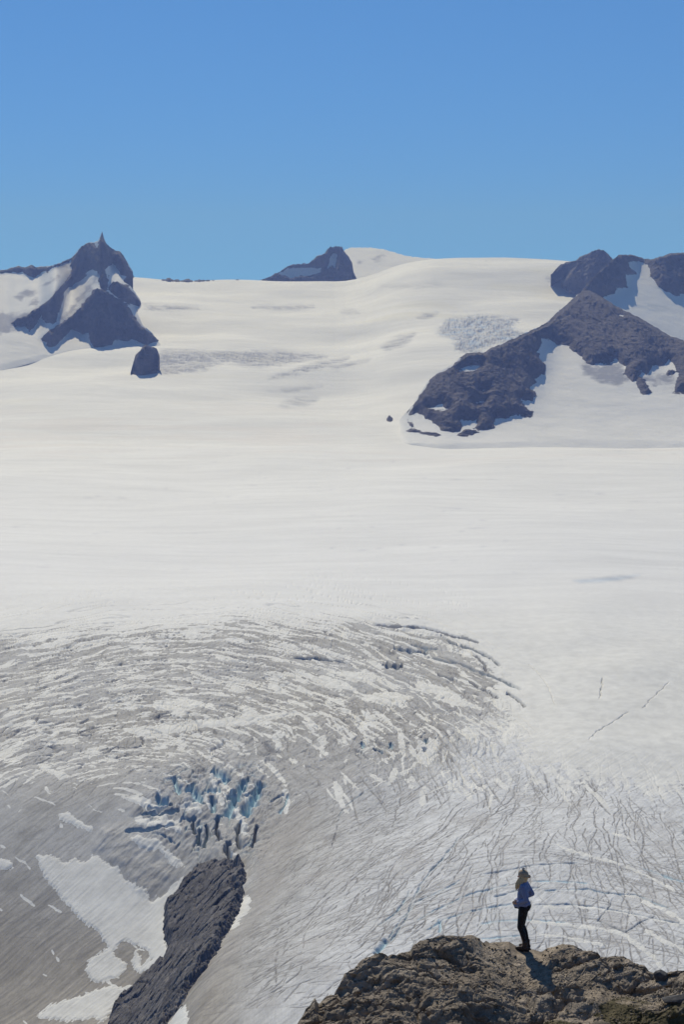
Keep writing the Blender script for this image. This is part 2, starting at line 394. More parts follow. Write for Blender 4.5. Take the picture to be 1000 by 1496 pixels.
def stamp_cracks(field, depthf, X, Y, count, region, dens, adeg, aspread, lmin, lmax, wmin, wmax, kmin, kmax, dep, seed, nseg=6, jit=.12, afun=None):
    """draw many short jagged cracks, each a bent line on the ice, into field (strength) and depthf (metres)"""
    r = np.random.default_rng(seed); x0, x1, y0, y1 = region
    n = 0; tries = 0
    while n < count and tries < count * 12:
        tries += 1
        cx = r.uniform(x0, x1); cy = r.uniform(y0, y1)
        if not dens(cx, cy, r): continue
        n += 1
        L = lmin + (lmax - lmin) * r.random() ** 2; a = math.radians(r.normal(adeg, aspread)); w = r.uniform(wmin, wmax); k = r.uniform(kmin, kmax)
        t = np.linspace(-.5, .5, nseg + 1) * L; off = np.cumsum(r.normal(0, jit * L / nseg, nseg + 1)); off -= off.mean()
        bend = r.normal(0, .018) * L * (np.linspace(-1, 1, nseg + 1) ** 2)
        px = cx + t * math.cos(a) - (off + bend) * math.sin(a); py = cy + t * math.sin(a) + (off + bend) * math.cos(a)
        if afun is not None:
            px = np.zeros(nseg + 1); py = np.zeros(nseg + 1); px[0], py[0] = cx, cy; wob = 0.0
            for m in range(nseg):
                wob = .55 * wob + r.normal(0, jit * 60); aa = math.radians(afun(px[m], py[m]) + wob + (math.degrees(a) - adeg))
                px[m + 1] = px[m] + math.cos(aa) * L / nseg; py[m + 1] = py[m] + math.sin(aa) * L / nseg
        i0, i1 = np.searchsorted(Yrow, [py.min() - 2, py.max() + 2]); us = [px.min() / py.min(), px.min() / py.max(), px.max() / py.min(), px.max() / py.max()]
        j0, j1 = np.searchsorted(U, [min(us) - .003, max(us) + .003])
        if i1 - i0 < 1 or j1 - j0 < 1: continue
        xs = X[i0:i1, j0:j1]; ys = Y[i0:i1, j0:j1]; d2 = np.full(xs.shape, 1e9, F32); al = np.zeros(xs.shape, F32)
        for m in range(nseg):
            ex = px[m + 1] - px[m]; ey = py[m + 1] - py[m]
            tt = np.clip(((xs - px[m]) * ex + (ys - py[m]) * ey) / (ex * ex + ey * ey + 1e-6), 0, 1)
            q = (xs - px[m] - tt * ex) ** 2 + (ys - py[m] - tt * ey) ** 2
            al = np.where(q < d2, (m + tt) / nseg, al); d2 = np.minimum(d2, q)
        ww = w * (.6 + 1.6 * al * (1 - al))
        g = np.clip(1.25 - np.sqrt(d2) / ww, 0, 1) * k * (.88 + .9 * pn(al * L / 5 + n * 3.7, al * 0 + n * .37, 99)).clip(.1, 1.15)
        field[i0:i1, j0:j1] = np.maximum(field[i0:i1, j0:j1], g)
        depthf[i0:i1, j0:j1] = np.maximum(depthf[i0:i1, j0:j1], g * dep)
def crack_fields():
    X, Y = XX.astype(F32), YY.astype(F32)
    K = np.zeros_like(X); KD = np.zeros_like(X)
    def dens(lo, sc, sd_):
        def f(cx, cy, r):
            v = float(pn(np.array([cx / sc]), np.array([cy / (sc * 2.2)]), sd_)[0])
            return v + r.normal(0, .25) > lo
        return f
    reg = (-75, 300, 840, 1560)
    fan = lambda x, y: 64 + 30 * min(1, max(0, (x + 20) / 230)) + 6 * math.sin(y / 70)
    arc = lambda x, y: math.degrees(math.atan(-(.030 if x < 100 else .017) * (x - 100)))
    stamp_cracks(K, KD, X, Y, 300, reg, dens(-.3, 60, 82), 0, 3, 60, 260, .34, .62, .55, 1.0, 1.0, 811, 24, .085, fan)
    stamp_cracks(K, KD, X, Y, 190, (0, 230, 850, 1110), dens(-.4, 60, 83), 0, 3, 30, 150, .34, .60, .5, .95, 1.0, 812, 18, .08, arc)
    stamp_cracks(K, KD, X, Y, 950, reg, dens(.02, 26, 82), 0, 7, 10, 60, .32, .60, .45, 1.0, .9, 801, 8, .13, fan)
    stamp_cracks(K, KD, X, Y, 1200, reg, dens(-.05, 20, 84), 66, 7, 6, 30, .28, .48, .3, .85, .5, 802, 6, .11)
    stamp_cracks(K, KD, X, Y, 1700, reg, dens(-.05, 24, 86), 17, 8, 6, 30, .38, .70, .35, .85, .6, 803, 6, .14)
    stamp_cracks(K, KD, X, Y, 3200, reg, dens(.0, 16, 88), 40, 22, 1.5, 7, .26, .5, .3, .75, .25, 804, 3, .10)
    left = lambda x, y: 52 + 12 * math.sin(x / 60)
    stamp_cracks(K, KD, X, Y, 900, (-340, -50, 860, 1560), dens(-.05, 30, 94), 0, 7, 8, 60, .3, .6, .3, .9, .6, 821, 8, .10, left)
    stamp_cracks(K, KD, X, Y, 700, (-340, -40, 900, 1560), dens(-.05, 22, 95), 12, 8, 5, 22, .4, .8, .3, .8, .6, 822, 5, .12)
    def ring(x, y):
        gx, gy = (x + 150) / 320 ** 2, (y - 1150) / 880 ** 2
        return math.degrees(math.atan2(-gx, gy))
    big = (-430, 165, 1260, 2150)
    def inring(cx, cy, r):
        q = ((cx + 150) / 320) ** 2 + ((cy - 1150) / 880) ** 2
        return q < 1.06 and r.random() < .9
    stamp_cracks(K, KD, X, Y, 1300, big, inring, 0, 4, 15, 110, .45, 1.1, .4, 1.0, 1.4, 831, 9, .05, ring)
    stamp_cracks(K, KD, X, Y, 5200, big, inring, 57, 6, 5, 30, .38, .75, .25, .7, .5, 832, 4, .05)
    W = np.zeros_like(X); W2 = np.zeros_like(X)
    stamp_cracks(W, W2, X, Y, 750, big, inring, 0, 5, 12, 75, .9, 3.0, .8, 1.1, 0, 833, 8, .06, ring)
    stamp_cracks(W, W2, X, Y, 110, (-330, -60, 1020, 1330), dens(-.2, 30, 96), -50, 10, 5, 22, .5, 1.4, .8, 1.1, 0, 834, 6, .2)
    stamp_cracks(W, W2, X, Y, 80, (0, 120, 1250, 1500), dens(-.2, 30, 97), 64, 12, 6, 30, .5, 1.5, .8, 1.1, 0, 835, 6, .2)
    stamp_cracks(K, KD, X, Y, 1000, (-75, 45, 840, 1420), dens(-.3, 30, 101), 0, 8, 6, 50, .30, .60, .4, 1.0, .8, 841, 7, .12, lambda x, y: 66)
    stamp_cracks(K, KD, X, Y, 700, (-75, 45, 840, 1420), dens(-.2, 22, 102), 22, 14, 3, 16, .34, .65, .35, .9, .5, 842, 5, .16)
    stamp_cracks(K, KD, X, Y, 200, (110, 300, 840, 1400), dens(-.1, 30, 90), 92, 7, 8, 60, .33, .55, .4, .9, .8, 805, 9, .10)
    return K, KD, W
def glacier_strip(r0, r1):
    X, Y = XX[r0:r1].astype(F32), YY[r0:r1].astype(F32); PX, PY = PXA[r0:r1], PYA[r0:r1]; K, KD, WH = KA[r0:r1], KDA[r0:r1], WA[r0:r1]
    near = sst(2600, 2100, Y)                      # where the detail is resolvable
    cs, sn = math.cos(math.radians(62)), math.sin(math.radians(62))
    wx = 5 * fbm(X / 90, Y / 160, 2, 31); wy = 5 * fbm(X / 90, Y / 120, 2, 37)
    n = (X + wx) * sn - (Y + wy) * cs; s = (X + wx) * cs + (Y + wy) * sn
    # rings round the icefall: rho is constant along the big crevasses
    ex, ey = (X + 150) / 320, (Y - 1150) / 880
    rho = np.sqrt(ex * ex + ey * ey); ang = np.arctan2(ey, ex)
    rr = rho * 520 + 14 * fbm(X / 70, Y / 120, 3, 41); aa = ang * 520
    n2 = (X + wx * .8) * math.sin(math.radians(78)) - (Y + wy) * math.cos(math.radians(78)); n3 = X * math.sin(math.radians(22)) - (Y + wy * .7) * math.cos(math.radians(22))
    # --- how much snow lies on the ice
    edge = [(-400,912),(-100,915),(0,922),(100,925),(200,918),(300,910),(420,906),(520,906),(620,915),(680,935),(715,958),(738,976),(750,1005),(770,1030),(800,1052),(850,1070),(920,1088),(1000,1095),(1500,1100),(1500,2400),(-400,2400)]
    sd = polysd(PX, PY, edge, 160)
    inR2 = sst(1150, 1060, PY) * sst(760, 560, PX)
    wide = sst(700, 800, PX); S = lerp(1.5, -.95, np.clip((sd + lerp(34, 10, wide)) / lerp(78, 110, wide), 0, 1)); S = lerp(S, np.maximum(S, -.27), inR2)
    nz = 1.25 * fbm(rr / 9, aa / 85, 4, 51, .55) + .35 * fbm(n / 3, s / 16, 3, 53)
    S = S + nz * lerp(.60, 1.15, inR2) * sst(-70, -5, sd)
    S = S - .25 * sst(1150, 1250, PY) + .42 * sst(1060, 1110, PY) * sst(1300, 1200, PY) * sst(330, 200, PX)
    right = sst(640, 760, PX) * sst(1230, 1040, PY)
    S = S + right * (.8 * fbm(n3 / 6, n2 / 40, 4, 57) + .25 * fbm(n / 3, s / 20, 3, 58) + .30)
    # --- crevasse field
    H = np.zeros_like(X)
    zone2 = sst(-30, 20, sd) * sst(1200, 1050, PY) * sst(800, 700, PX)
    zone2t = sst(-90, -10, sd) * sst(1000, 930, PY) * sst(820, 600, PX)
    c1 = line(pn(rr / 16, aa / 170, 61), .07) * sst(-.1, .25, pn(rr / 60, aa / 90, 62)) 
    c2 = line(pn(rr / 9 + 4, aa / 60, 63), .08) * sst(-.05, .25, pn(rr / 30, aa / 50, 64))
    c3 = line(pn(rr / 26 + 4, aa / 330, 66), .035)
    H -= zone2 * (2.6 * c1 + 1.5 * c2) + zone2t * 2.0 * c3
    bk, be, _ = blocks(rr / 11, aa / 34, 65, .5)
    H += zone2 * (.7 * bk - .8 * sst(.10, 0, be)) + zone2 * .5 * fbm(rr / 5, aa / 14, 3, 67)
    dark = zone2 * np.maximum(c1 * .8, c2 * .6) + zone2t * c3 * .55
    # --- foliation
    f1 = fbm(n / 2.2, s / 34, 4, 71, .6); f2 = ridged(n / 6.5, s / 60, 3, 73)
    bare = sst(-10, 25, sd)
    H += bare * near * (.16 * f1 + .14 * f2)
    # --- right lower flank: cracks
    fl = sst(1060, 1180, PY) * sst(300, 400, PX)
    a2 = math.radians(78); n2 = (X + wx * .8) * math.sin(a2) - (Y + wy) * math.cos(a2)
    a3 = math.radians(22); n3 = X * math.sin(a3) - (Y + wy * .7) * math.cos(a3)
    S = np.maximum(S, (WH - .35 + .25 * fbm(X / 3, Y / 9, 3, 98)) * 2.2)
    H -= zone2 * .5 * KD
    H += fl * (.07 * fbm(n3 / 7, n2 / 3, 3, 93) - .42 * KD)
    # left lower: fine streaks
    ll = sst(420, 330, PX) * sst(1080, 1160, PY)
    m1 = line(pn(n / 2.6, s / 24, 95), .12) * sst(-.1, .25, pn(n / 9, s / 20, 96))
    # serac zone above the cliff, blue
    sz = polysd(PX, PY, [(215,1160),(250,1130),(300,1112),(350,1115),(395,1128),(420,1155),(412,1190),(388,1225),(368,1258),(300,1266),(262,1240),(230,1215),(205,1185)], 60)
    szm = sst(-34, 26, sz + 8 * fbm(X / 14, Y / 24, 3, 108))
    sx = (X + .35 * (Y - 1150)) ; ha, hb, hc = blocks((X * .97 - Y * .24 + 3 * fbm(X / 9, Y / 24, 2, 101)) / 8.5, (Y + X * .24 + 6 * fbm(X / 12, Y / 22, 2, 102)) / 34, 103, .55)
    gap = sst(.16, .03, hb)
    gk = .38 * gap * sst(.0, .3, fbm(X / 26, Y / 50, 2, 106))
    S = S + szm * (.55 * fbm(X / 5, Y / 12, 3, 109) + .12)
    H += .78 * szm * (2.8 * ridged((X * .97 - Y * .24 + 3 * fbm(X / 9, Y / 24, 2, 101)) / 12, (Y + X * .24) / 60, 3, 107) + 1.1 * ha + 1.2 * fbm(X / 4, Y / 12, 4, 105) - 5 * gk)
    deep = szm * gk * .8
    # glacier front above the left snow basin: ribs falling to the basin
    rb = polysd(PX, PY, [(150,1215),(200,1205),(300,1215),(372,1225),(380,1262),(350,1256),(290,1266),(262,1285),(220,1305),(205,1300),(170,1262),(140,1240)], 50)
    rbm = sst(-12, 8, rb)
    H += rbm * (1.0 * ridged(n / 9, s / 60, 3, 111) + 1.0 * fbm(X / 14, Y / 20, 3, 112) + 1.2)
    # --- surveyed crevasses
    mpp = Y / FPX
    blue = np.zeros_like(X); wh = np.zeros_like(X)
    for i, (pts, w, dep, bl) in enumerate(CREV):
        jit = 1.6 * pn(X / 14, Y / 22, 140 + i % 5) + .9 * pn(X / 4, Y / 7, 145 + i % 3)
        d, al = polyline(PX + jit, PY + jit * .5, pts)
        dm = d * mpp
        dep *= (.5 if bl > .9 else 1) * (.6 if w < 1 else 1)
        ww = w * (.55 if bl < 1.15 and w < 4 else .62) * (1.0 + .9 * pn(al * len(pts) * 1.6 + i * 7, al * 0 + i, 150)) + .1
        g = np.exp(-(dm / ww) ** 2) * (d < 11.5) * sst(0, .06, al) ** .5 * np.sqrt(np.clip(sst(1.0, .94, al), 0, 1)) * (.35 + .65 * sst(-.35, .25, pn(X / 8, Y / 12, 155)) if w < 1 else 1)
        H -= dep * g
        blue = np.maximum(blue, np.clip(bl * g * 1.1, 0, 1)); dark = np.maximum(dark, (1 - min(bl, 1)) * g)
        S = S - 2.2 * g
    # white snow bridges on the right lower flank (filled crevasses)
    for pts, w in (([(815,1235),(850,1248),(880,1256),(905,1262),(930,1272),(955,1285),(985,1300)], .8), ([(897,1219),(915,1222),(930,1228)], .7),
                   ([(915,1306),(932,1312),(950,1320),(975,1332),(1010,1352)], 1.0), ([(760,1325),(810,1326),(860,1326),(900,1330),(935,1338),(965,1345),(990,1352)], .8),
                   ([(780,1346),(820,1350),(855,1354),(890,1360),(905,1362),(920,1372),(940,1386),(955,1398),(965,1412)], 1.1), ([(945,1360),(965,1370),(985,1380),(1010,1395)], 1.0),
                   ([(790,1366),(820,1368),(850,1374),(880,1380)], .7), ([(440,1160),(420,1180)], .1), ([(705,1100),(730,1085),(755,1062)], .9), ([(560,1110),(600,1098),(625,1085)], .6)):
        d, al = polyline(PX, PY + 1.8 * pn(X / 9, Y / 30, 77) + 1.2 * pn(X / 3, Y / 6, 78), pts)
        g = np.exp(-(d * mpp / (w * (.9 + .9 * pn(X / 5, Y / 8, 160)) + .15)) ** 2) * sst(-.5, -.1, pn(X / 9, Y / 12, 161))
        H += .22 * g; wh = np.maximum(wh, g)
    # --- snow patches
    P = np.full(X.shape, -60., F32)
    for p in SNOWP: P = np.maximum(P, polysd(PX, PY, p, 24))
    P = P + (5.0 * fbm(X / 9, Y / 16, 5, 121, .7) + 4.0 * fbm(n / 1.8, s / 12, 4, 122)) * lerp(1, .45, sst(1300, 1100, PY))
    P = P + 1.6; S = np.where(P > -3, np.maximum(S, P / 5), S)
    H += np.clip(P / 4, 0, 1) * .5
    S = np.maximum(S, (wh - .45) * 2)
    # far icefield
    FI = np.zeros_like(X); FS = np.zeros_like(X)
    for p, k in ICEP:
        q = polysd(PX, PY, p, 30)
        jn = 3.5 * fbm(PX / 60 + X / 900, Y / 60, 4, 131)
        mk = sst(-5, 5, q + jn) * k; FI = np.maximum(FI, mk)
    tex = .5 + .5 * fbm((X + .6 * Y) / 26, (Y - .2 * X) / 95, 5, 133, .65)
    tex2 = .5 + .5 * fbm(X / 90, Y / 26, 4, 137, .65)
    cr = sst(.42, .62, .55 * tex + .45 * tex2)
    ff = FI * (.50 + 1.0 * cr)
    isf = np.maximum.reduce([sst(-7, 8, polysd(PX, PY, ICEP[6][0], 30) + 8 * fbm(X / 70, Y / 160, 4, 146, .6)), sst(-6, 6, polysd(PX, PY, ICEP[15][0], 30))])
    fb, fe, _ = blocks(X / 15 + fbm(X / 40, Y / 60, 2, 7), Y / 60, 139, .5)
    H += isf * (2.5 * fb - 3.5 * sst(.2, .02, fe) + 6 * fbm(X / 30, Y / 60, 3, 141)) - FI * 5 * cr * sst(4500, 5200, Y)
    dome = 0 * sst(-12, 10, polysd(PX, PY, [(508,372),(540,368),(560,372),(590,372),(600,378),(575,384),(540,380),(520,395),(518,408),(512,400)], 30))
    H += dome * (9 * ridged(X / 90, Y / 120, 3, 143) - 8)
    S = np.where(Y > 2400, 1.2, S)
    # --- colours (albedo)
    def C(c): return np.array(c, F32)
    warm = (.5 + .5 * fbm(X / 90, Y / 200, 3, 201))[..., None]
    grey = lerp(C((.47, .472, .462)), C((.41, .395, .355)), warm)
    dirtyL = C((.30, .27, .22)); pale = C((.64, .645, .632)) * (1 + .10 * sst(1230, 1090, PY))[..., None]; 
    ice = grey * np.ones(X.shape + (1,), F32)
    lowL = (sst(1230, 1440, PY + .25 * (200 - PX)) * sst(400, 300, PX))[..., None]
    ice = lerp(ice, dirtyL * (1 + .22 * f1[..., None]), lowL * .85)
    flr = (sst(1060, 1180, PY + 90 * sst(600, 760, PX)) * sst(390, 620, PX + .45 * (PY - 1250)))[..., None]
    ice = lerp(ice, pale, flr)
    ice = ice * (1 + .15 * f1[..., None] * bare[..., None]) * (1 - .08 * f2[..., None]) * (1 + .16 * fbm(X / 7, Y / 11, 5, 205, .7)[..., None] * bare[..., None])
    ice = ice * (1 - .22 * (bare * sst(.1, .6, fbm(n / 16, s / 40, 4, 203)))[..., None] * (1 - flr * .6))
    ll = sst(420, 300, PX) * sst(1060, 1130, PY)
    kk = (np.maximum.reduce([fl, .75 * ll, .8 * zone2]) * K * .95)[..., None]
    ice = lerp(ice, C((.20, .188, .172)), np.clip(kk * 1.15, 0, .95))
    bt = (fl * sst(.15, .6, fbm(X / 25, Y / 60, 3, 209)))[..., None]
    ice = lerp(ice, C((.42, .40, .37)), bt * .35)
    ice = lerp(ice, C((.14, .135, .13)), np.clip(ll * m1, 0, 1)[..., None] * .3)
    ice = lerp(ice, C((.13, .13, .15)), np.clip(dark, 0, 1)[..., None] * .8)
    ice = lerp(ice, C((.45, .63, .70)), np.clip(blue, 0, 1)[..., None] * .8)
    ice = lerp(ice, C((.38, .56, .64)), np.clip(deep * 1.2, 0, 1)[..., None] * .9)
    brn = sst(-8, 8, polysd(PX, PY, [(395,1200),(430,1180),(470,1170),(440,1230),(410,1290),(385,1340),(350,1385),(300,1450),(275,1496),(265,1496),(300,1430),(350,1350),(372,1300),(378,1240)], 30))[..., None]
    ice = lerp(ice, C((.33, .31, .28)) * (1 + .35 * f1[..., None]), brn * .5)
    sc = lerp(C((.775, .768, .73)), C((.80, .795, .77)), sst(900, 1500, Y)[..., None])
    pink = (sst(3900, 4700, Y) * sst(6300, 5200, Y) * sst(-.1, .6, fbm(X / 500, Y / 160, 3, 211)))[..., None]
    snow = lerp(sc, C((.78, .74, .70)), pink * .6)
    yel = (sst(.35, .8, fbm(X / 600, Y / 300, 2, 213)) * sst(5200, 6400, Y))[..., None]
    snow = lerp(snow, C((.78, .76, .67)), yel * .6)
    streak = fbm(X / 260, Y / 26, 4, 217, .62)
    snow = snow * (1 - .075 * streak[..., None] * sst(1900, 2500, Y)[..., None])
    low = sst(2500, 1500, Y)[..., None]
    snow = lerp(snow, C((.70, .69, .63)) * np.ones_like(snow), low * .75)
    snow = snow * (1 - low * .16 * np.clip(fbm(X / 12, Y / 18, 5, 223, .65), -.5, 1)[..., None])
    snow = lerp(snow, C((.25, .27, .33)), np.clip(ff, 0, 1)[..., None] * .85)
    snow = lerp(snow, C((.42, .53, .68)), (isf * np.maximum(sst(.25, .03, fe), sst(.1, .6, fbm(X / 60, Y / 90, 3, 142))))[..., None] * .85)
    thin = (line(pn(X / 340 + 2, Y / 34, 219), .02) * sst(.1, .4, pn(X / 300, Y / 100, 221)) * sst(5600, 4300, Y) * sst(2200, 2600, Y))[..., None]
    snow = lerp(snow, C((.5, .5, .53)), thin * .5)
    bs = (sst(0, 6, polysd(PX, PY, ICEP[16][0], 20) + 3))[..., None]
    snow = lerp(snow, C((.55, .66, .76)), bs * .5)
    cl = polysd(PX, PY, CLIFF, 40)
    H = H - 7 * sst(4, 12, cl)
    return H, np.clip(ice, .02, .9), np.clip(snow, .05, .9), S
from concurrent.futures import ThreadPoolExecutor
KA, KDA, WA = crack_fields(); PXA, PYA = PX, PY
def glacier_surface():
    cuts = list(range(0, len(Yrow), 48)) + [len(Yrow)]
    with ThreadPoolExecutor(4) as ex: res = list(ex.map(lambda i: glacier_strip(cuts[i], cuts[i + 1]), range(len(cuts) - 1)))
    H, ice, snow, S = (np.concatenate([q[k] for q in res]) for k in range(4))
    V = np.stack([XX, YY, ZB + H], -1)
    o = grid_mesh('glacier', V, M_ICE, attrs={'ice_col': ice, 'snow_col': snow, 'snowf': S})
    tag(o, 'crevassed grey and white glacier flowing from a smooth snowy icefield', None, None, 'structure')
glacier_surface()

# ------------------------------------------------------------------ mountains
def layer(name, label, cat, sil, foot, px0, px1, rocks, holes, s_snow, s_rock, bl, yoff=14, kind='structure', step=1.0, dirt_shade=None, amp=1.0, rows=220, raise_m=16, seed=0, snow=True, Yf=None, merge=None, only_snow=False, cut=None, soft=None):
    cols = np.arange(px0, px1 + step, step)
    S = np.array(sil, float); Fp = np.array(foot, float)
    sr = np.interp(cols, S[:, 0], S[:, 1]) + 1.9 * fbm(cols / 7, cols * 0 + seed, 5, 300 + seed, .65)
    fr = np.interp(cols, Fp[:, 0], Fp[:, 1])
    sr = np.minimum(sr, fr - 3)
    t = np.linspace(0, 1, rows)[:, None]
    PYg = fr[None] + (sr - fr)[None] * t; PXg = np.repeat(cols[None], rows, 0)
    def rocksd(px, py):
        sd = np.full(px.shape, -40., F32)
        for p in rocks: sd = np.maximum(sd, polysd(px, py, p, 40))
        for p in holes: sd = np.minimum(sd, -polysd(px, py, p, 40))
        return sd
    sd = rocksd(PXg.astype(F32), PYg.astype(F32))
    if Yf is None:
        yy = np.linspace(Y0, 9000, 500)
        Yfoot = np.array([np.interp(-fr[i], -far_row(cols[i], yy), yy) for i in range(len(cols))]) + yoff
    else: Yfoot = np.interp(cols, [c[0] for c in Yf], [c[1] for c in Yf])
    rr = np.arange(fr.max(), sr.min() - 1, -1.0); gx, gy = np.meshgrid(cols.astype(F32), rr.astype(F32))
    above = gy < sr[None] + 3
    rk = np.where(above, 1, sst(-2, 4, rocksd(gx, gy)))
    ss = s_snow if soft is None else lerp(s_snow, soft[2], sst(soft[0], soft[1], gy))
    tanS = np.tan(np.radians(blur(blur(lerp(ss, s_rock, rk), int(bl / step), 1), 4, 0)))
    G = np.zeros(gx.shape); G[0] = Yfoot
    for r in range(1, len(rr)):
        dr = np.where(gy[r - 1] <= fr + .5, 1.0, 0.0)
        G[r] = G[r - 1] + dr * G[r - 1] / FPX / (tanS[r] - tz(gy[r]))
    G = blur(blur(G, int(bl / step * .6), 1), 3, 0)
    if merge:
        yy = np.linspace(Y0, 9600, 600)
        gl = np.stack([np.interp(-rr, -far_row(c, yy), yy) for c in cols], 1)
        kx = sst(merge[0], merge[1], cols)[None]
        G = lerp(G, np.maximum(G, gl + 25), kx)
    Yg = np.stack([np.interp(-PYg[:, i], -rr, G[:, i]) for i in range(len(cols))], 1)
    Zg = CZ + Yg * tz(PYg); Xg = ux(PXg, PYg) * Yg
    # the far side
    nb = 16; bY, bZ = [], []
    for k in range(1, nb + 1):
        dd = 12 * k ** 1.5
        bY.append(Yg[-1] + dd); bZ.append(Zg[-1] - dd * .55)
    bY = np.array(bY); bZ = np.array(bZ); bX = Xg[-1][None] * bY / Yg[-1][None]
    X = np.concatenate([Xg, bX]); Y = np.concatenate([Yg, bY]); Z = np.concatenate([Zg, bZ])
    sdf = np.concatenate([sd, np.repeat(sd[-1:], nb, 0)])
    tt = np.concatenate([np.repeat(t, len(cols), 1), np.ones((nb, len(cols)))])
    edge = sst(1.0, .93, tt)
    sdm = sdf * (Y / FPX)
    # snow sheet: soft hollows
    zs = Z + 2.2 * fbm(X / 190, Y / 260 + Z / 150, 3, 310 + seed) * edge - 5 * sst(.06, 0, tt)
    zs = np.where(sdm > 12, zs - 6, zs)
    q = X * .8 + Z * .6
    dm = np.zeros(X.shape, F32)
    if dirt_shade:
        gx = PXg.astype(F32); gy = PYg.astype(F32)
        d0 = np.full(gx.shape, -30., F32)
        for p in dirt_shade: d0 = np.maximum(d0, polysd(gx, gy, p, 30))
        dm = np.concatenate([sst(-8, 8, d0 + 5 * fbm(gx / 14, gy / 8, 3, 5)), np.zeros((nb, len(cols)))]).astype(F32)
    # rock: ribs and gullies, pushed out of the sheet by its distance from the snow line
    jag = 9 * fbm(X / 30, (Z * 1.6 + Y * .3) / 30, 5, 320 + seed, .7)
    lift = np.clip((sdm + jag) * .8, -14, raise_m)
    rib = ridged((X + .35 * Z) / 85, (Y * .25 + Z * .7) / 170, 5, 330 + seed, .55)
    rib2 = ridged((X + .2 * Z) / 34, (Y * .3 + Z * .7) / 150, 5, 335 + seed, .6)
    fac, fe, _ = blocks((X + .3 * Z) / 30, (Z + .4 * Y) / 42, 340 + seed, .8)
    fine = fbm(X / 13, (Z + .5 * Y) / 16, 4, 350 + seed, .6)
    inn = sst(0, 22, sdm)
    out = lift + amp * inn * (20 * rib + 14 * rib2 + 5 * fac + 6 * fine) * lerp(.22, 1, edge)
    dirv = (0.0, -.80, .60)
    Vr = np.stack([X, Y + out * dirv[1] * lerp(1, .3, 1 - edge), Z + out * dirv[2] * lerp(.35, 1, edge)], -1)
    Vs = np.stack([X, Y, zs], -1)
    drop = np.zeros(X.shape, bool)
    if cut:
        for p in cut:
            q = polysd(PXg.astype(F32), PYg.astype(F32), p, 10) > 0
            drop |= np.concatenate([q, np.repeat(q[-1:], nb, 0)])
    if only_snow:
        o = grid_mesh(name, Vs, M_SNOW, attrs={'dirt_shade': dm}); tag(o, label, cat, None, kind); return o
    o = grid_mesh(name, Vr, M_FAR, keep=(sdm + jag * .5 > -16) & ~(drop & (sdm + jag * .3 < -1)))
    tag(o, label, cat, None, kind)
    if snow: grid_mesh('snow_cover', Vs, M_SNOW, parent=o, attrs={'dirt_shade': dm}, keep=((sdm < 60) | (tt > .98)) & ~drop)
    return o

LM = [[(104,379),(115,364),(126,355),(137,354),(141,362),(146,350),(149,338),(153,352),(160,361),(168,367),(177,368),(183,379),(189,391),(197,407),(186,406),(178,402),(174,398),(170,390),(165,386),(158,388),(154,394),(155,403),(160,410),(157,418),(150,424),(146,420),(143,410),(146,405),(143,398),(135,392),(130,393),(122,407),(113,412),(105,418),(98,422),(93,428),(92,436),(90,448),(84,458),(82,470),(75,473),(65,471),(60,465),(61,460),(55,470),(50,478),(42,484),(36,476),(22,478),(17,472),(25,465),(38,462),(47,455),(58,448),(70,440),(80,428),(90,417),(100,405),(105,393),(102,388)],
      [(136,424),(145,422),(152,424),(160,429),(170,435),(180,440),(190,450),(197,462),(207,477),(220,487),(232,498),(215,504),(205,500),(192,494),(185,499),(166,496),(163,504),(150,507),(136,508),(131,498),(128,486),(120,488),(112,484),(103,480),(101,486),(92,492),(82,505),(72,508),(66,500),(57,496),(68,486),(84,475),(100,465),(115,452),(122,442),(125,436),(133,430)],
      [(158,420),(163,414),(175,413),(187,418),(195,427),(205,440),(204,448),(195,446),(180,440),(170,434),(160,424)],
      [(-70,395),(0,396),(15,392),(28,388),(34,391),(45,386),(53,391),(75,389),(95,381),(106,376),(100,384),(85,388),(72,394),(60,399),(50,405),(40,403),(36,398),(24,397),(0,399),(-70,400)],
      [(148,422),(160,400),(155,430),(140,430)]]
layer('mountain', 'dark pointed peak with a thin spire and a white couloir', 'mountain',
      [(-70,396),(0,395),(10,393),(28,388),(37,391),(45,387),(52,390),(75,388),(90,383),(104,377),(115,364),(126,355),(138,353),(143,352),(146,346),(149,338),(151,346),(155,355),(160,361),(168,366),(176,367),(184,379),(190,390),(195,398),(198,406),(200,416),(205,430),(208,446),(210,460),(213,477),(222,486),(232,496),(236,505),(246,512)],
      [(-70,545),(0,540),(60,525),(110,518),(160,514),(200,512),(230,510),(250,512)], -60, 238, LM, [], 15, 46, 14, yoff=45, seed=1, rows=260, raise_m=14, merge=(226, 240), cut=[[(184,407),(190,398),(250,385),(260,520),(236,505),(222,486),(208,474),(200,455),(206,449),(206,440),(197,426),(189,416),(180,411)]], dirt_shade=[[(20,434),(36,424),(52,424),(48,432),(30,438)],[(42,446),(50,434),(56,436),(54,448)],[(60,418),(75,408),(84,404),(78,414)],[(150,396),(146,404),(128,426),(104,456),(86,472),(84,468),(104,450),(126,420),(143,400)],[(-60,462),(0,456),(22,458),(46,456),(60,448),(64,456),(48,472),(30,480),(0,488),(-60,490)]])
layer('rock_outcrop', 'small dark rock hump below the pointed peak beside a blue ice edge', 'rock outcrop',
      [(188,552),(194,532),(198,518),(204,513),(209,505),(214,504),(219,506),(224,507),(229,510),(233,519),(231,526),(229,534),(226,541),(234,550),(246,552)], [(188,556),(246,556)], 188, 246,
      [[(209,506),(218,505),(228,510),(233,520),(228,530),(224,538),(215,543),(207,550),(200,548),(196,540),(194,530),(198,518)]], [], 20, 50, 3, kind='thing', seed=2, rows=60, step=.6, amp=1.1, raise_m=8, snow=False)
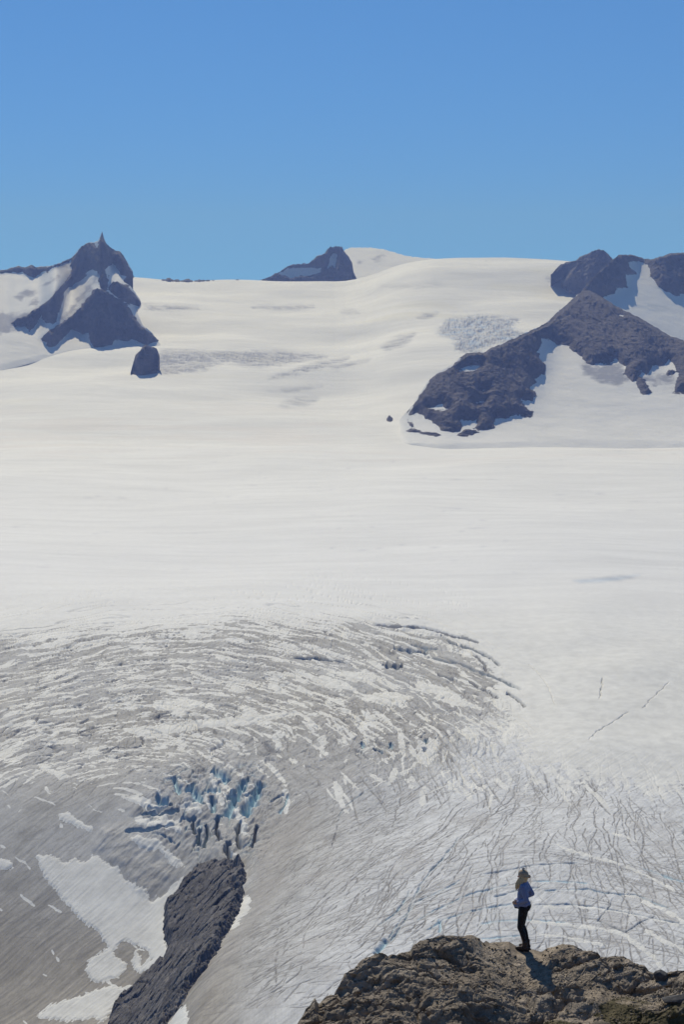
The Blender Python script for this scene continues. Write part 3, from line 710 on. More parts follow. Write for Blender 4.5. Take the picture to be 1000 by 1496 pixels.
layer('mountain', 'dark blue rock tooth with a white snow band, in the middle of the skyline', 'mountain',
      [(370,414),(376,411),(395,404),(408,397),(420,389),(430,386),(450,385),(457,380),(462,375),(475,370),(478,364),(487,361),(500,361),(503,367),(510,375),(515,385),(517,398),(522,408),(528,414)],
      [(370,421),(400,424),(480,426),(530,424)], 370, 527,
      [[(370,412),(376,411),(395,404),(408,397),(420,389),(430,386),(450,385),(457,380),(462,375),(475,370),(478,362),(487,358),(500,358),(504,367),(511,375),(516,385),(518,400),(523,408),(520,420),(490,430),(400,430),(370,430)]],
      [[(408,400),(420,392),(440,391),(470,391),(467,398),(455,404),(440,403),(425,407),(415,403)], [(478,393),(483,375),(487,369),(494,372),(492,380),(490,393),(486,388),(482,390)]], 35, 50, 6, seed=3, rows=110, step=.8, amp=.7,
      Yf=[(370, 9060), (530, 9060)])
layer('hill', 'rounded snow dome behind the rock tooth on the skyline', 'snow dome',
      [(488,400),(496,385),(502,368),(506,363),(522,361.5),(540,362),(560,364),(580,370),(600,375),(640,378.5),(700,384)], [(488,425),(700,425)], 488, 700, [], [], 14, 14, 8, seed=9, rows=90, Yf=[(488, 9350), (700, 9350)], only_snow=True,
      dirt_shade=[[(524,383),(540,377),(556,376),(574,380),(560,381),(544,381)]])  # bluish shadow band across the dome, painted into the snow colour
layer('mountain', 'rounded dark blue rock summit beyond the right ridge', 'mountain',
      [(804,402),(810,396),(820,386),(832,382),(842,381),(848,375),(862,370),(875,368),(888,370),(895,378),(905,392),(915,410)],
      [(804,412),(822,420),(830,428),(915,430)], 804, 915,
      [[(810,398),(820,388),(832,383),(842,380),(848,374),(862,368),(875,365),(888,368),(897,379),(925,400),(925,450),(862,440),(852,422),(846,421),(835,420),(827,414),(826,408),(836,392),(828,395),(815,401)]], [], 25, 45, 6, seed=4, rows=90, step=.8, amp=.8, snow=False,
      Yf=[(804, 8150), (915, 7900)])
layer('mountain', 'brown rock summit ridge wrapped round a steep white snow slope', 'mountain',
      [(838,445),(845,434),(855,420),(862,411),(875,399),(888,388),(900,377),(905,373),(925,373),(938,377),(950,380),(965,376),(980,371),(1000,370),(1090,360)],
      [(838,470),(870,480),(1000,520),(1090,545)], 838, 1080,
      [[(840,440),(855,415),(862,407),(875,395),(888,384),(897,375),(905,369),(920,369),(935,373),(945,376),(955,376),(975,368),(990,366),(1090,356),(1090,445),(1000,430),(990,433),(975,427),(968,422),(963,420),(960,412),(952,402),(950,390),(943,384),(930,382),(916,382),(922,391),(931,400),(920,402),(914,401),(917,410),(918,420),(902,421),(900,428),(890,431),(880,434),(868,432),(860,460),(840,460)]], [], 20, 34, 24, seed=5, rows=170, amp=.8,
      Yf=[(838, 6450), (1080, 6500)])
RF = [[(594,604),(605,592),(610,583),(618,570),(628,556),(640,545),(650,540),(662,534),(672,524),(682,516),(695,514),(707,515),(720,507),(735,502),(750,495),(765,487),(785,479),(800,470),(820,451),(840,434),(850,424),(862,420),(875,428),(905,447),(920,455),(940,465),(960,477),(980,489),(1000,495),(1090,525),(1090,600),(1000,574),(985,572),(988,560),(992,550),(990,545),(985,532),(978,525),(970,535),(955,536),(950,545),(945,548),(938,542),(935,550),(945,560),(953,572),(945,576),(935,568),(930,555),(925,560),(922,552),(918,550),(912,545),(916,535),(908,530),(900,524),(895,524),(892,533),(885,531),(875,531),(865,533),(858,530),(850,520),(840,513),(830,505),(820,500),(815,502),(805,496),(792,495),(792,507),(786,513),(790,522),(798,535),(800,541),(790,550),(781,552),(783,562),(774,566),(782,573),(786,579),(778,585),(762,583),(766,592),(778,602),(778,609),(760,607),(748,608),(740,612),(725,611),(722,617),(723,625),(715,625),(708,628),(700,629),(697,625),(697,613),(680,612),(673,615),(676,622),(672,630),(662,632),(650,629),(640,622),(630,615),(621,613),(618,604),(610,602),(600,606)],
      [(670,634),(680,627),(692,627),(700,631),(690,635),(675,636)], [(594,630),(606,627),(620,630),(640,632),(645,636),(635,638),(615,635),(600,632)], [(596,613),(604,620),(606,625),(599,622),(595,617)], [(975,547),(977,540),(983,540),(990,544),(985,548),(978,548)]]
layer('mountain', 'broad dark ridge climbing to the right with snow pockets at its foot', 'mountain',
      [(575,622),(585,612),(594,602),(605,590),(610,582),(618,569),(628,555),(640,544),(650,539),(662,533),(672,523),(682,516),(695,514),(707,515),(720,507),(735,502),(750,495),(765,487),(785,479),(800,471),(815,456),(830,444),(845,430),(855,424),(862,425),(880,434),(905,450),(920,457),(940,467),(960,479),(980,491),(1000,498),(1090,528)],
      [(575,648),(640,654),(1090,654)], 575, 1080, RF,
      [[(670,540),(680,536),(700,534),(704,534),(695,542),(682,544),(672,544)], [(625,597),(640,592),(646,588),(650,594),(656,597),(650,601),(635,600)], [(703,569),(710,568),(713,570),(706,571)], [(694,588),(700,586),(708,587),(706,590),(697,590)], [(903,457),(910,460),(912,463),(905,461)]],
      15, 25, 40, yoff=14, merge=(604, 580), soft=(590, 640, 9), seed=6, rows=330, dirt_shade=[[(845,528),(870,535),(905,530),(925,555),(905,565),(880,560),(855,548)], [(935,550),(985,548),(1000,560),(950,560)]], amp=.55, raise_m=12)
def islet(label, pxc, pyc, wpx, hpx, seed):
    Yc = -CZ / float(tz(pyc)) if pyc > 640 else float(np.interp(-pyc, -far_row(pxc, np.linspace(Y0, Y1, 400)), np.linspace(Y0, Y1, 400)))
    if pxc > 800: Yc = 5560.0
    X0 = float(ux(pxc, pyc)) * Yc; Z0 = CZ + Yc * float(tz(pyc)); m = Yc / FPX
    g = np.linspace(-1.3, 1.3, 40); a, b = np.meshgrid(g, g)
    r = np.sqrt(a * a + b * b) + .25 * fbm(a * 1.5, b * 1.5, 3, seed)
    h = np.clip(1 - r, -1, 1) * hpx * m * 1.3 + 2 * fbm(a * 4, b * 4, 3, seed + 1)
    V = np.stack([X0 + a * wpx * m / 2, Yc + b * 40, Z0 + h - a * wpx * m * .0 + b * 6], -1)
    tag(grid_mesh('rock_outcrop', V, M_FAR, keep=r < 1.25), label, 'rock outcrop')
islet('tiny lone dark rock in the snow left of the broad ridge', 570, 613, 8, 5, 401)
islet('small oval dark rock alone on the snow slope under the broad ridge', 908, 598, 15, 8, 405)
# low rocks along the skyline
def skyrocks(label, x0, x1, h, Yc, seed):
    cols = np.arange(x0, x1, .7); sky = np.interp(cols, SKY[:, 0], SKY[:, 1])
    prof = np.clip(.35 + fbm(cols / 9, cols * 0, 4, seed) * 1.2, -.6, 1.4) * h * np.minimum(1, np.minimum(cols - x0, x1 - cols) / 6)
    v = np.linspace(-1, 1, 9)[:, None]
    row = sky + 1.5 - np.maximum(prof, -3) * 1.0
    ztop = CZ + Yc * tz(row); Y = Yc + v * 40 + 0 * cols
    Z = ztop - 14 * v * v * (1 + .3 * fbm(cols[None] / 3, v * 2, 2, seed)) ; X = ux(cols, sky)[None] * Y
    tag(grid_mesh('rock_ridge', np.stack([X, Y, Z], -1), M_FAR), label, 'rock ridge')
skyrocks('low broken line of dark rocks on the skyline between the peaks', 236, 366, 3.0, 9000, 500)

# ------------------------------------------------------------------ dark cliff beside the icefall
def cliff():
    u = np.linspace(-.135, -.042, 420); yy = np.linspace(820, 1180, 620)
    uu, Y = np.meshgrid(u, yy); X = uu * Y; Z = base_z(X, Y)
    px, py = proj(X, Y, Z); sd = polysd(px.astype(F32), py.astype(F32), CLIFF, 30)
    for p in ([(328,1278),(335,1271),(346,1269),(346,1274),(335,1279)], [(338,1308),(343,1303),(350,1300),(344,1309)]):
        sd = np.minimum(sd, -polysd(px.astype(F32), py.astype(F32), p, 30))
    a = math.radians(70); n = X * math.sin(a) - Y * math.cos(a); s = X * math.cos(a) + Y * math.sin(a)
    jag = 6.0 * fbm(X / 8, Y / 14, 5, 601, .7)
    b9, e9, _ = blocks(n / 9, s / 17, 609, .9)
    b1, e1, _ = blocks(n / 4 + .25 * fbm(X / 8, Y / 8, 2, 9), s / 22, 603, .9); b2, e2, _ = blocks(n / 2.6, s / 8, 605, .8)
    h = np.clip((sd + jag) * .75, -5, 5.5) + sst(0, 8, sd) * (1.5 * b9 - .8 * sst(.1, 0, e9) + .6 * b1 - .3 * sst(.12, 0, e1) + .3 * b2 + 2.0 * ridged(n / 13, s / 46, 5, 607) + .5 * fbm(n / 1.2, s / 4, 4, 611))
    V = np.stack([X, Y, Z + h], -1)
    o = grid_mesh('cliff', V, M_CLIFF, keep=(sd > -6))
    tag(o, 'dark streaked rock cliff breaking through the glacier at its icefall', 'cliff', None, 'structure')
cliff()

# ------------------------------------------------------------------ foreground ridge
HS = np.array([(300,1560),(400,1520),(430,1497),(440,1481),(452,1470),(460,1458),(466,1466),(480,1455),(497,1440),(503,1428),(512,1420),(520,1414),(532,1404),(545,1398),(560,1392),(585,1390),(600,1388),(604,1379),(615,1373),(625,1370),(650,1367),(662,1365),(690,1366),(700,1371),(706,1377),(716,1378),(730,1376),(745,1376),(756,1383),(780,1387),(792,1391),(800,1386),(812,1383),(822,1379),(840,1380),(855,1385),(868,1391),(885,1398),(905,1401),(920,1403),(930,1410),(945,1416),(955,1421),(975,1419),(1000,1416),(1060,1411),(1150,1408),(1300,1400)], float)
HY = np.array([(300,32.5),(430,34.6),(520,36.3),(640,37.9),(770,38.7),(850,38.4),(930,37.6),(1000,37.0),(1300,37.0)], float)
FOOT = (770, 1386)
def ridge_base(cols, Y):
    sil = np.interp(cols, HS[:, 0], HS[:, 1]); Yc = np.interp(cols, HY[:, 0], HY[:, 1])
    zc = Yc * tz(sil)
    d = Yc - Y
    z_front = zc - .07 * d - .012 * d * d
    z_back = zc + d * 1.1 - .02 * d * d
    ss = 0; yy_ = 0
    for q in (-60, -40, -20, 0, 20, 40, 60): ss = ss + np.interp(cols + q, HS[:, 0], HS[:, 1]) / 7
    ss = ss + 6 * fbm(cols / 70, Y / 1.1, 3, 771)
    zcs = Yc * tz(ss); z_front = lerp(z_front, zcs - .07 * d - .012 * d * d, sst(.1, .9, d))
    lowz = -.405 * Y                               # the slope the photographer stands on
    zf = np.where(d > 0, z_front, z_back)
    k = sst(31.5, 28, Y)
    return zf * (1 - k) + lowz * k + 0, d
def foreground():
    cols = np.concatenate([np.linspace(-300, 396, 60), np.arange(400, 1040, .8), np.linspace(1045, 1600, 60)])
    yy = np.concatenate([np.linspace(3, 31.5, 60), np.arange(31.55, 40.2, .0165), np.linspace(40.4, 52, 40)])
    cc, Y = np.meshgrid(cols, yy)
    z, d = ridge_base(cc, Y)
    X = (cc - 500) / FPX * Y / (CT - .22 * ST)
    # strata coordinates: beds rise to the right and dip away
    wx = .22 * fbm(X / 1.3, Y / 1.6, 3, 701)
    a = math.radians(35); n = (X + wx) * math.sin(a) - (Y + wx) * math.cos(a); s = X * math.cos(a) + Y * math.sin(a)
    crag = sst(.30, -.05, fbm(X / 2.2 + 3, Y / 1.8, 2, 703)); c0 = cc; cc = cc + 110 * fbm(X / 1.1, Y / 1.0, 3, 702)
    crag = np.maximum(crag, sst(640, 560, cc)); crag = np.maximum(crag, sst(800, 850, cc) * sst(1.6, .9, d))
    soft = sst(650, 720, cc) * sst(830, 760, cc); crag = crag * (1 - .75 * soft)
    cc = c0
    b1, e1, i1 = blocks(n / .85, s / 1.9, 705, .45)
    b2, e2, i2 = blocks(n / .30 + .2 * wx, s / .62, 707, .6)
    b3, e3, i3 = blocks(X / .11, Y / .15, 709, 1.0)
    b4, e4, i4 = blocks(X / .045, Y / .06, 711, .8)
    big = .15 * fbm(X / 2.4, Y / 2.4, 2, 713)
    b5, e5, i5 = blocks(n / .50 + .2 * wx, s / 1.3, 731, .5)
    hollow = -.26 * sst(.1, .55, fbm(X / 1.0 + 9, Y / .8, 3, 717))
    h = big + .62 * crag * (.13 * b5 - .04 * sst(.06, 0, e5) + .19 * b1 - .16 * sst(.10, .0, e1) + .10 * b2 - .05 * sst(.12, 0, e2) + hollow) + (.25 + .6 * crag) * (.024 * b3 - .012 * sst(.15, 0, e3)) +   .012 * b4 + .018 * fbm(X / .35, Y / .4, 4, 719, .6)
    # ledges
    led = np.sin((n + .15 * fbm(X / .5, Y / .5, 2, 721)) * 2 * np.pi / .55); h += crag * .022 * np.clip(led * 3, -1, 1)
    # keep the surveyed crest: damp large heave there, and a flat stance for the hiker
    fc = (cc - FOOT[0]) / FPX * 38.6; fd = Y - 38.45
    flat = np.exp(-((fc / .40) ** 4 + (fd / .40) ** 4))
    cr = np.exp(-(d / .5) ** 2)
    h = h * (1 - .55 * cr) * (1 - .93 * flat)
    # small steps at the crest come from the survey itself
    fade = sst(29, 31.5, Y) * sst(46, 41, Y)
    Z = CZ + z + h * fade
    # overhang: push faces toward the camera
    push = crag * fade * (.10 * fbm(X / .5, Y / .5 + Z / .3, 3, 723)) * (1 - flat)
    V = np.stack([X, Y - push, Z], -1)
    o = grid_mesh('rock_ridge', V, M_HILLC, attrs={'moss': np.clip(sst(830, 900, cc + 70 * fbm(X / .8, Y / .8, 4, 781)) * sst(.9, 1.7, d) * (.8 + .5 * sst(1.8, 2.6, d)) + sst(700, 800, cc + 70 * fbm(X / .8, Y / .8, 4, 781)) * sst(2.8, 3.4, d), 0, 1.2), 'crag': crag}, smooth=False)
    tag(o, 'brown craggy rock ridge in the foreground where the hiker stands', None, None, 'structure')
    return cols, yy, V
def mat_hill():
    m, nt, b = newmat('ridge_rock_surface'); N = NT(nt)
    pos = N.n('ShaderNodeTexCoord').outputs['Object']
    n1 = N.noise(pos, .9, 8, .65, .5); n2 = N.noise(pos, 9, 8, .72); n3 = N.noise(N.mapping(pos, (1, .3, 2.5), (.3, .4, .6)), 4.5, 8, .7, .6)
    c = N.ramp(n1, [(.3, (.20, .16, .115)), (.5, (.31, .25, .178)), (.68, (.40, .335, .25))])
    c = N.mix(1.0, c, N.ramp(n2, [(.25, .5), (.5, 1.0), (.75, 1.55)]), 'MULTIPLY')
    c = N.mix(1.0, c, N.ramp(n3, [(.3, .65), (.5, 1.0), (.7, 1.35)]), 'MULTIPLY')
    cg = N.n('ShaderNodeAttribute', attribute_name='crag').outputs['Fac']
    c = N.mix(N.math('MULTIPLY', cg, .55), c, N.mix(1.0, c, (.72, .74, .78), 'MULTIPLY'))
    v = N.n('ShaderNodeTexVoronoi', feature='F1'); v.inputs['Scale'].default_value = 14; N.l(pos, v.inputs['Vector'])
    lich = N.ramp(N.math('ADD', v.outputs['Distance'], N.math('MULTIPLY', n2, .5)), [(.36, 1.0), (.42, 0.0)])
    c = N.mix(N.math('MULTIPLY', lich, .6), c, (.36, .33, .27))
    ms = N.n('ShaderNodeAttribute', attribute_name='moss').outputs['Fac']
    n5 = N.noise(pos, 1.6, 7, .65)
    mf = N.ramp(N.math('MULTIPLY', ms, n5), [(.40, 0.0), (.50, 1.0)])
    mc = N.ramp(n2, [(.3, (.06, .05, .022)), (.55, (.115, .095, .045)), (.7, (.15, .105, .06))])
    c = N.mix(mf, c, mc)
    N.l(c, b.inputs['Base Color']); b.inputs['Roughness'].default_value = .9; b.inputs['Specular IOR Level'].default_value = .2
    N.bump(N.math('ADD', n2, n3), .8, .022, b)
    return m
M_HILLC = mat_hill()
RCOL, RYY, RV = foreground()
def ground_at(px, Y):
    i = int(np.argmin(abs(RCOL - px))); j = int(np.argmin(abs(RYY - Y)))
    return RV[j, i]

# ------------------------------------------------------------------ loose stones
def stone_mesh(name, size, seed, mat, flat=.6, sub=3):
    bm = bmesh.new(); bmesh.ops.create_icosphere(bm, subdivisions=sub, radius=1)
    r = np.random.default_rng(seed)
    planes = [(Vector(r.normal(size=3)).normalized(), r.uniform(.45, .85)) for _ in range(11)]
    for v in bm.verts:
        p = v.co.copy()
        for nrm, dd in planes:
            k = p.dot(nrm)
            if k > dd: p -= nrm * (k - dd)
        v.co = Vector((p.x * size[0], p.y * size[1], p.z * size[2]))
    me = bpy.data.meshes.new(name); bm.to_mesh(me); bm.free(); me.materials.append(mat)
    return me
M_STONE = mat_rock('stone_grey', [(.05, .05, .052), (.085, .082, .08), (.15, .14, .125)], 3, .02)
M_STONEB = mat_rock('stone_brown', [(.10, .08, .06), (.17, .14, .10), (.27, .23, .18)], 4, .02)
def stone(px, Y, size, seed, label, mat, rot=0., sink=.25):
    o = bpy.data.objects.new('boulder', stone_mesh('boulder', size, seed, mat)); COL.objects.link(o)
    g = ground_at(px, Y); o.location = (g[0], g[1], g[2] + size[2] * (1 - sink) - size[2] * .3); o.rotation_euler = (.15, -.1, rot)
    tag(o, label, 'boulder', 'loose stones on the rock ridge')
stone(968, 36.95, (.17, .16, .16), 3, 'dark grey angular boulder standing on the ridge crest against the ice', M_STONE, .5)
stone(992, 35.6, (.34, .22, .075), 12, 'flat dark slab lying on the slope under the angular boulder', M_STONE, .2)
0 and stone(461, 35.1, (.07, .06, .11), 5, 'small pointed dark stone at the low left end of the ridge', M_STONE, .3)
stone(880, 35.0, (.20, .15, .07), 8, 'pale flat stone on the mossy ground', M_STONEB, .1)
stone(925, 34.6, (.15, .12, .08), 9, 'rounded brown stone in the moss', M_STONEB, .9)
stone(712, 38.45, (.10, .09, .08), 14, 'small brown stone on the crest left of the hiker', M_STONEB, .9)
stone(905, 37.4, (.16, .12, .09), 17, 'brown block leaning on the right shoulder of the crest', M_STONEB, .4)
def gravel():
    r = np.random.default_rng(5); V = []; Fc = []; off = 0
    pr = []
    for k in range(8):
        t = stone_mesh('g', (1, .8, .6), 40 + k, M_STONEB, sub=1)
        pr.append((np.array([v.co[:] for v in t.vertices]), np.array([p.vertices[:] for p in t.polygons]))); bpy.data.meshes.remove(t)
    N_ = 9000; pxs = r.uniform(420, 1030, N_); Ys = r.uniform(32.4, 38.6, N_); keep = r.random(N_) < .3 + .9 * sst(-.1, .3, fbm(pxs / 45, Ys * 1.3, 3, 801))
    for px, Y, kp in zip(pxs, Ys, keep):
        cY = np.interp(px, HY[:, 0], HY[:, 1])
        if not kp or Y > cY - .05 or (abs(px - 768) < 22 and Y > 38): continue
        g = ground_at(px, Y); sz = .010 + .045 * r.random() ** 4; v, f = pr[int(r.integers(8))]
        a = r.uniform(0, 6.28); c, s_ = math.cos(a), math.sin(a); tl = r.uniform(-.5, .5)
        Rm = np.array([[c, -s_, 0], [s_, c, 0], [0, 0, 1]]) @ np.array([[1, 0, 0], [0, math.cos(tl), -math.sin(tl)], [0, math.sin(tl), math.cos(tl)]])
        V.append(v @ Rm.T * sz + np.array([g[0], g[1], g[2] + sz * .2])); Fc.append(f + off); off += len(v)
    me = bpy.data.meshes.new('gravel'); me.from_pydata(np.concatenate(V).tolist(), [], np.concatenate(Fc).tolist()); me.materials.append(M_STONEB)
    o = bpy.data.objects.new('gravel', me); COL.objects.link(o)
    tag(o, 'loose brown rubble scattered over the rock ridge', 'gravel', None, 'stuff')
gravel()
def moss_tufts():
    r = np.random.default_rng(9); vs = []; fs = []
    k = 0; tries = 0
    while k < 3000 and tries < 80000:
        tries += 1
        px = r.uniform(830, 1040) if r.random() < .8 else r.uniform(700, 1040); Y = r.uniform(32.6, 36.2)
        if fbm(np.array([px / 40.]), np.array([Y * 1.1]), 3, 905)[0] < .12: continue
        g = ground_at(px, Y); hh = r.uniform(.015, .045); a = r.uniform(0, 6.28); w = .006
        b = len(vs); lean = r.normal(size=2) * .015
        vs += [(g[0] - w * math.cos(a), g[1] - w * math.sin(a), g[2] - .005), (g[0] + w * math.cos(a), g[1] + w * math.sin(a), g[2] - .005), (g[0] + lean[0], g[1] + lean[1], g[2] + hh)]
        fs.append((b, b + 1, b + 2)); k += 1
    me = bpy.data.meshes.new('moss'); me.from_pydata(vs, [], fs); me.materials.append(mat_plain('moss_green', (.10, .095, .035), .9, .1, .5, 3))
    o = bpy.data.objects.new('moss', me); COL.objects.link(o)
    tag(o, 'low green and rusty moss in the hollows of the ridge', 'moss', None, 'stuff')
moss_tufts()

# ------------------------------------------------------------------ the hiker
def capsule(bm, a, b, ra, rb, seg=16, flat=None):
    a = Vector(a); b = Vector(b); ax = (b - a); L = ax.length
    q = ax.to_track_quat('Z', 'Y').to_matrix().to_4x4()
    rings = []
    for t, r in [(-.98, .2), (-.8, .6), (-.45, .9), (0, 1)]: rings.append((t * ra, ra * r))
    for t, r in [(0, 1), (.45, .9), (.8, .6), (.98, .2)]: rings.append((L + t * rb, rb * r))
    vr = []
    for z, r in rings:
        vr.append([bm.verts.new((Matrix.Translation(a) @ q) @ Vector((r * math.cos(2 * math.pi * i / seg), r * math.sin(2 * math.pi * i / seg), z))) for i in range(seg)])
    for j in range(len(vr) - 1):
        for i in range(seg): bm.faces.new((vr[j][i], vr[j][(i + 1) % seg], vr[j + 1][(i + 1) % seg], vr[j + 1][i]))
    bm.faces.new(list(reversed(vr[0]))); bm.faces.new(vr[-1])
def ellip(bm, c, r, rot=(0, 0, 0)):
    from mathutils import Euler
    m = Matrix.Translation(Vector(c)) @ Euler(rot).to_matrix().to_4x4() @ Matrix.Diagonal((*r, 1))
    bmesh.ops.create_uvsphere(bm, u_segments=20, v_segments=14, radius=1, matrix=m)
def fuse(name, bm, mat, parent, vox=.009, smooth=4):
    bmesh.ops.recalc_face_normals(bm, faces=bm.faces)
    me = bpy.data.meshes.new(name); bm.to_mesh(me); bm.free()
    o = bpy.data.objects.new(name, me); COL.objects.link(o)
    r = o.modifiers.new('r', 'REMESH'); r.mode = 'VOXEL'; r.voxel_size = vox; r.use_smooth_shade = True
    s = o.modifiers.new('s', 'SMOOTH'); s.iterations = smooth; s.factor = .5
    bpy.context.view_layer.update()
    dg = bpy.context.evaluated_depsgraph_get(); ev = bpy.data.meshes.new_from_object(o.evaluated_get(dg))
    o.modifiers.clear(); old = o.data; o.data = ev; bpy.data.meshes.remove(old); ev.name = name
    ev.materials.clear(); ev.materials.append(mat); ev.shade_smooth()
    if parent: o.parent = parent
    return o
def hiker():
    skin = mat_plain('skin', (.50, .30, .21), .55, .4, .06, 40, .001)
    fleece = mat_plain('blue_fleece', (.22, .25, .40), .95, .1, .25, 60, .004)
    black = mat_plain('black_leggings', (.012, .011, .014), .7, .3, .2, 60, .001)
    boot = mat_plain('boot_leather', (.055, .038, .028), .75, .3, .3, 60, .002)
    sole = mat_plain('boot_sole', (.02, .02, .02), .8, .3, .2, 60, .002)
    hairm = mat_plain('blond_hair', (.66, .47, .25), .6, .5, .5, 90, .006)
    knit = mat_plain('brown_knit', (.46, .35, .24), .95, .1, .4, 70, .008)
    pom = mat_plain('cream_pompom', (.60, .52, .42), .95, .1, .3, 90, .01)
    # joints, metres, local: -X is where she faces (turned a little away, +Y), origin between the feet
    yaw = math.radians(-14)
    def P(fx, side, z):      # fx forward of the ankles line, side = to her left (camera side)
        x, y = -fx, -side
        return (x * math.cos(yaw) - y * math.sin(yaw), x * math.sin(yaw) + y * math.cos(yaw), z)
    hipL, hipR = P(.055, .075, .86), P(.055, -.075, .86)
    kL, kR = P(.115, .07, .475), P(.10, -.065, .48)
    aL, aR = P(.015, .07, .095), P(-.01, -.07, .095)
    pel = P(.05, 0, .92); waist = P(.075, 0, 1.05); chest = P(.075, 0, 1.24); neck = P(.06, 0, 1.375)
    headc = P(.085, 0, 1.505)
    sL, sR = P(.055, .165, 1.315), P(.05, -.165, 1.315)
    eL, eR = P(-.03, .215, 1.075), P(-.075, -.22, 1.09)
    wL, wR = P(.145, .15, 1.0), P(.12, -.16, 1.0)
    # body
    bm = bmesh.new()
    ellip(bm, headc, (.078, .072, .108), (0, 0, yaw)); ellip(bm, P(.115, 0, 1.46), (.05, .045, .05), (0, 0, yaw))
    capsule(bm, P(.165, 0, 1.505), P(.18, 0, 1.485), .010, .013, 10)                 # nose
    for sgn in (-1, 1):
        ellip(bm, P(.085, sgn * .075, 1.50), (.018, .008, .03), (0, 0, yaw))          # ears
        ellip(bm, P(.148, sgn * .03, 1.515), (.012, .014, .010), (0, 0, yaw))         # eyes
    ellip(bm, P(.158, 0, 1.452), (.010, .024, .007), (0, 0, yaw))                     # mouth
    capsule(bm, P(.05, 0, 1.34), P(.07, 0, 1.45), .055, .05)
    capsule(bm, chest, waist, .105, .09); capsule(bm, waist, pel, .09, .11)
    capsule(bm, sL, sR, .05, .05)
    for h, k, a in ((hipL, kL, aL), (hipR, kR, aR)):
        capsule(bm, h, k, .075, .05); capsule(bm, k, a, .045, .032)
        capsule(bm, a, (a[0] - .09, a[1] + .045, .045), .03, .03)
    for s, e, w, sg in ((sL, eL, wL, 1), (sR, eR, wR, -1)):
        capsule(bm, s, e, .045, .035); capsule(bm, e, w, .035, .024)
        wv = Vector(w); f = Vector(P(1, -.45 * sg, 0)).normalized(); up = Vector((0, 0, 1)); palm = wv + f * .05 + Vector((0, 0, -.01))
        ellip(bm, palm, (.045, .018, .038), (0, 0, yaw + (.4 * sg)))
        for i, L in enumerate((.062, .072, .068, .052)):
            b0 = palm + f * .03 + up * (.026 - .017 * i); m0 = b0 + f * L * .5 + Vector((0, 0, -.008)); m1 = m0 + f * L * .35 + Vector(P(0, -.012 * sg, 0)) + Vector((0, 0, -.018))
            capsule(bm, b0, m0, .0085, .008, 8); capsule(bm, m0, m1, .008, .0068, 8)
        t0 = palm + up * .03 - f * .02; capsule(bm, t0, t0 + f * .035 + up * .022, .0105, .009, 8); capsule(bm, t0 + f * .035 + up * .022, t0 + f * .06 + up * .018, .009, .0078, 8)
    body = fuse('person', bm, skin, None, .006, 2)
    # leggings
    bm = bmesh.new()
    for h, k, a in ((hipL, kL, aL), (hipR, kR, aR)):
        mid = [h[i] * .5 + k[i] * .5 for i in range(3)]; 
        capsule(bm, h, mid, .098, .080); capsule(bm, mid, k, .080, .060)
        cf = [k[i] * .68 + a[i] * .32 for i in range(3)]; bk = Vector(P(-.022, 0, 0)); cf = [cf[i] + bk[i] for i in range(3)]
        capsule(bm, k, cf, .060, .058); capsule(bm, cf, (a[0], a[1], a[2] + .07), .058, .040)
    capsule(bm, pel, hipL, .105, .098); capsule(bm, pel, hipR, .105, .098)
    ellip(bm, P(.0, .055, .885), (.085, .07, .09), (0, 0, yaw)); ellip(bm, P(.0, -.055, .885), (.085, .07, .09), (0, 0, yaw))
    fuse('leggings', bm, black, body, .009, 3)
    # fleece jacket
    bm = bmesh.new()
    ellip(bm, P(.06, 0, 1.235), (.118, .165, .125), (0, .05, yaw)); capsule(bm, P(.07, .06, 1.16), P(.075, .05, .97), .108, .105); capsule(bm, P(.07, -.06, 1.16), P(.075, -.05, .97), .108, .105)
    ellip(bm, P(.145, .0, .945), (.125, .14, .11), (0, -.25, yaw)); ellip(bm, P(.045, 0, .94), (.122, .155, .09), (0, -.1, yaw))
    capsule(bm, P(.05, 0, 1.33), P(.055, 0, 1.395), .075, .058)
    for s, e, w in ((sL, eL, wL), (sR, eR, wR)):
        capsule(bm, (s[0], s[1], s[2] - .01), e, .066, .052); capsule(bm, e, w, .052, .038)
        capsule(bm, s, P(.055, 0, 1.33), .062, .075)
    fuse('jacket', bm, fleece, body, .009, 3)
    # belt bag under the hem
    bm = bmesh.new(); ellip(bm, P(.19, .03, .885), (.055, .085, .035), (0, -.3, yaw))
    fuse('waist_pouch', bm, black, body, .008, 2)
    # boots
    for a in (aL, aR):
        bm = bmesh.new(); fw = Vector(P(1, 0, 0)); 
        if a is aR: fw = Vector(P(1, -.5, 0)).normalized()
        A = Vector(a)
        capsule(bm, A + Vector((0, 0, .075)), A + Vector((0, 0, -.01)), .054, .052); capsule(bm, A + Vector((0, 0, -.035)) - fw * .03, A + fw * .10 + Vector((0, 0, -.045)), .046, .045)
        capsule(bm, A + fw * .10 + Vector((0, 0, -.045)), A + fw * .165 + Vector((0, 0, -.052)), .046, .036)
        b = fuse('boot', bm, boot, body, .008, 2)
        bm = bmesh.new()
        pts = []
        for k in range(20):
            th = 2 * math.pi * k / 20; lx = math.cos(th); ly = math.sin(th)
            c = A + fw * (.055 + .145 * lx) + Vector((-fw.y, fw.x, 0)) * (.048 * ly * (1 + .12 * lx)); pts.append(c)
        lo = [bm.verts.new((p.x, p.y, -.004)) for p in pts]; hi = [bm.verts.new((p.x, p.y, .022)) for p in pts]
        bm.faces.new(list(reversed(lo))); bm.faces.new(hi)
        for k in range(20): bm.faces.new((lo[k], lo[(k + 1) % 20], hi[(k + 1) % 20], hi[k]))
        me = bpy.data.meshes.new('sole'); bm.to_mesh(me); bm.free(); me.materials.append(sole)
        so = bpy.data.objects.new('sole', me); COL.objects.link(so); so.parent = b
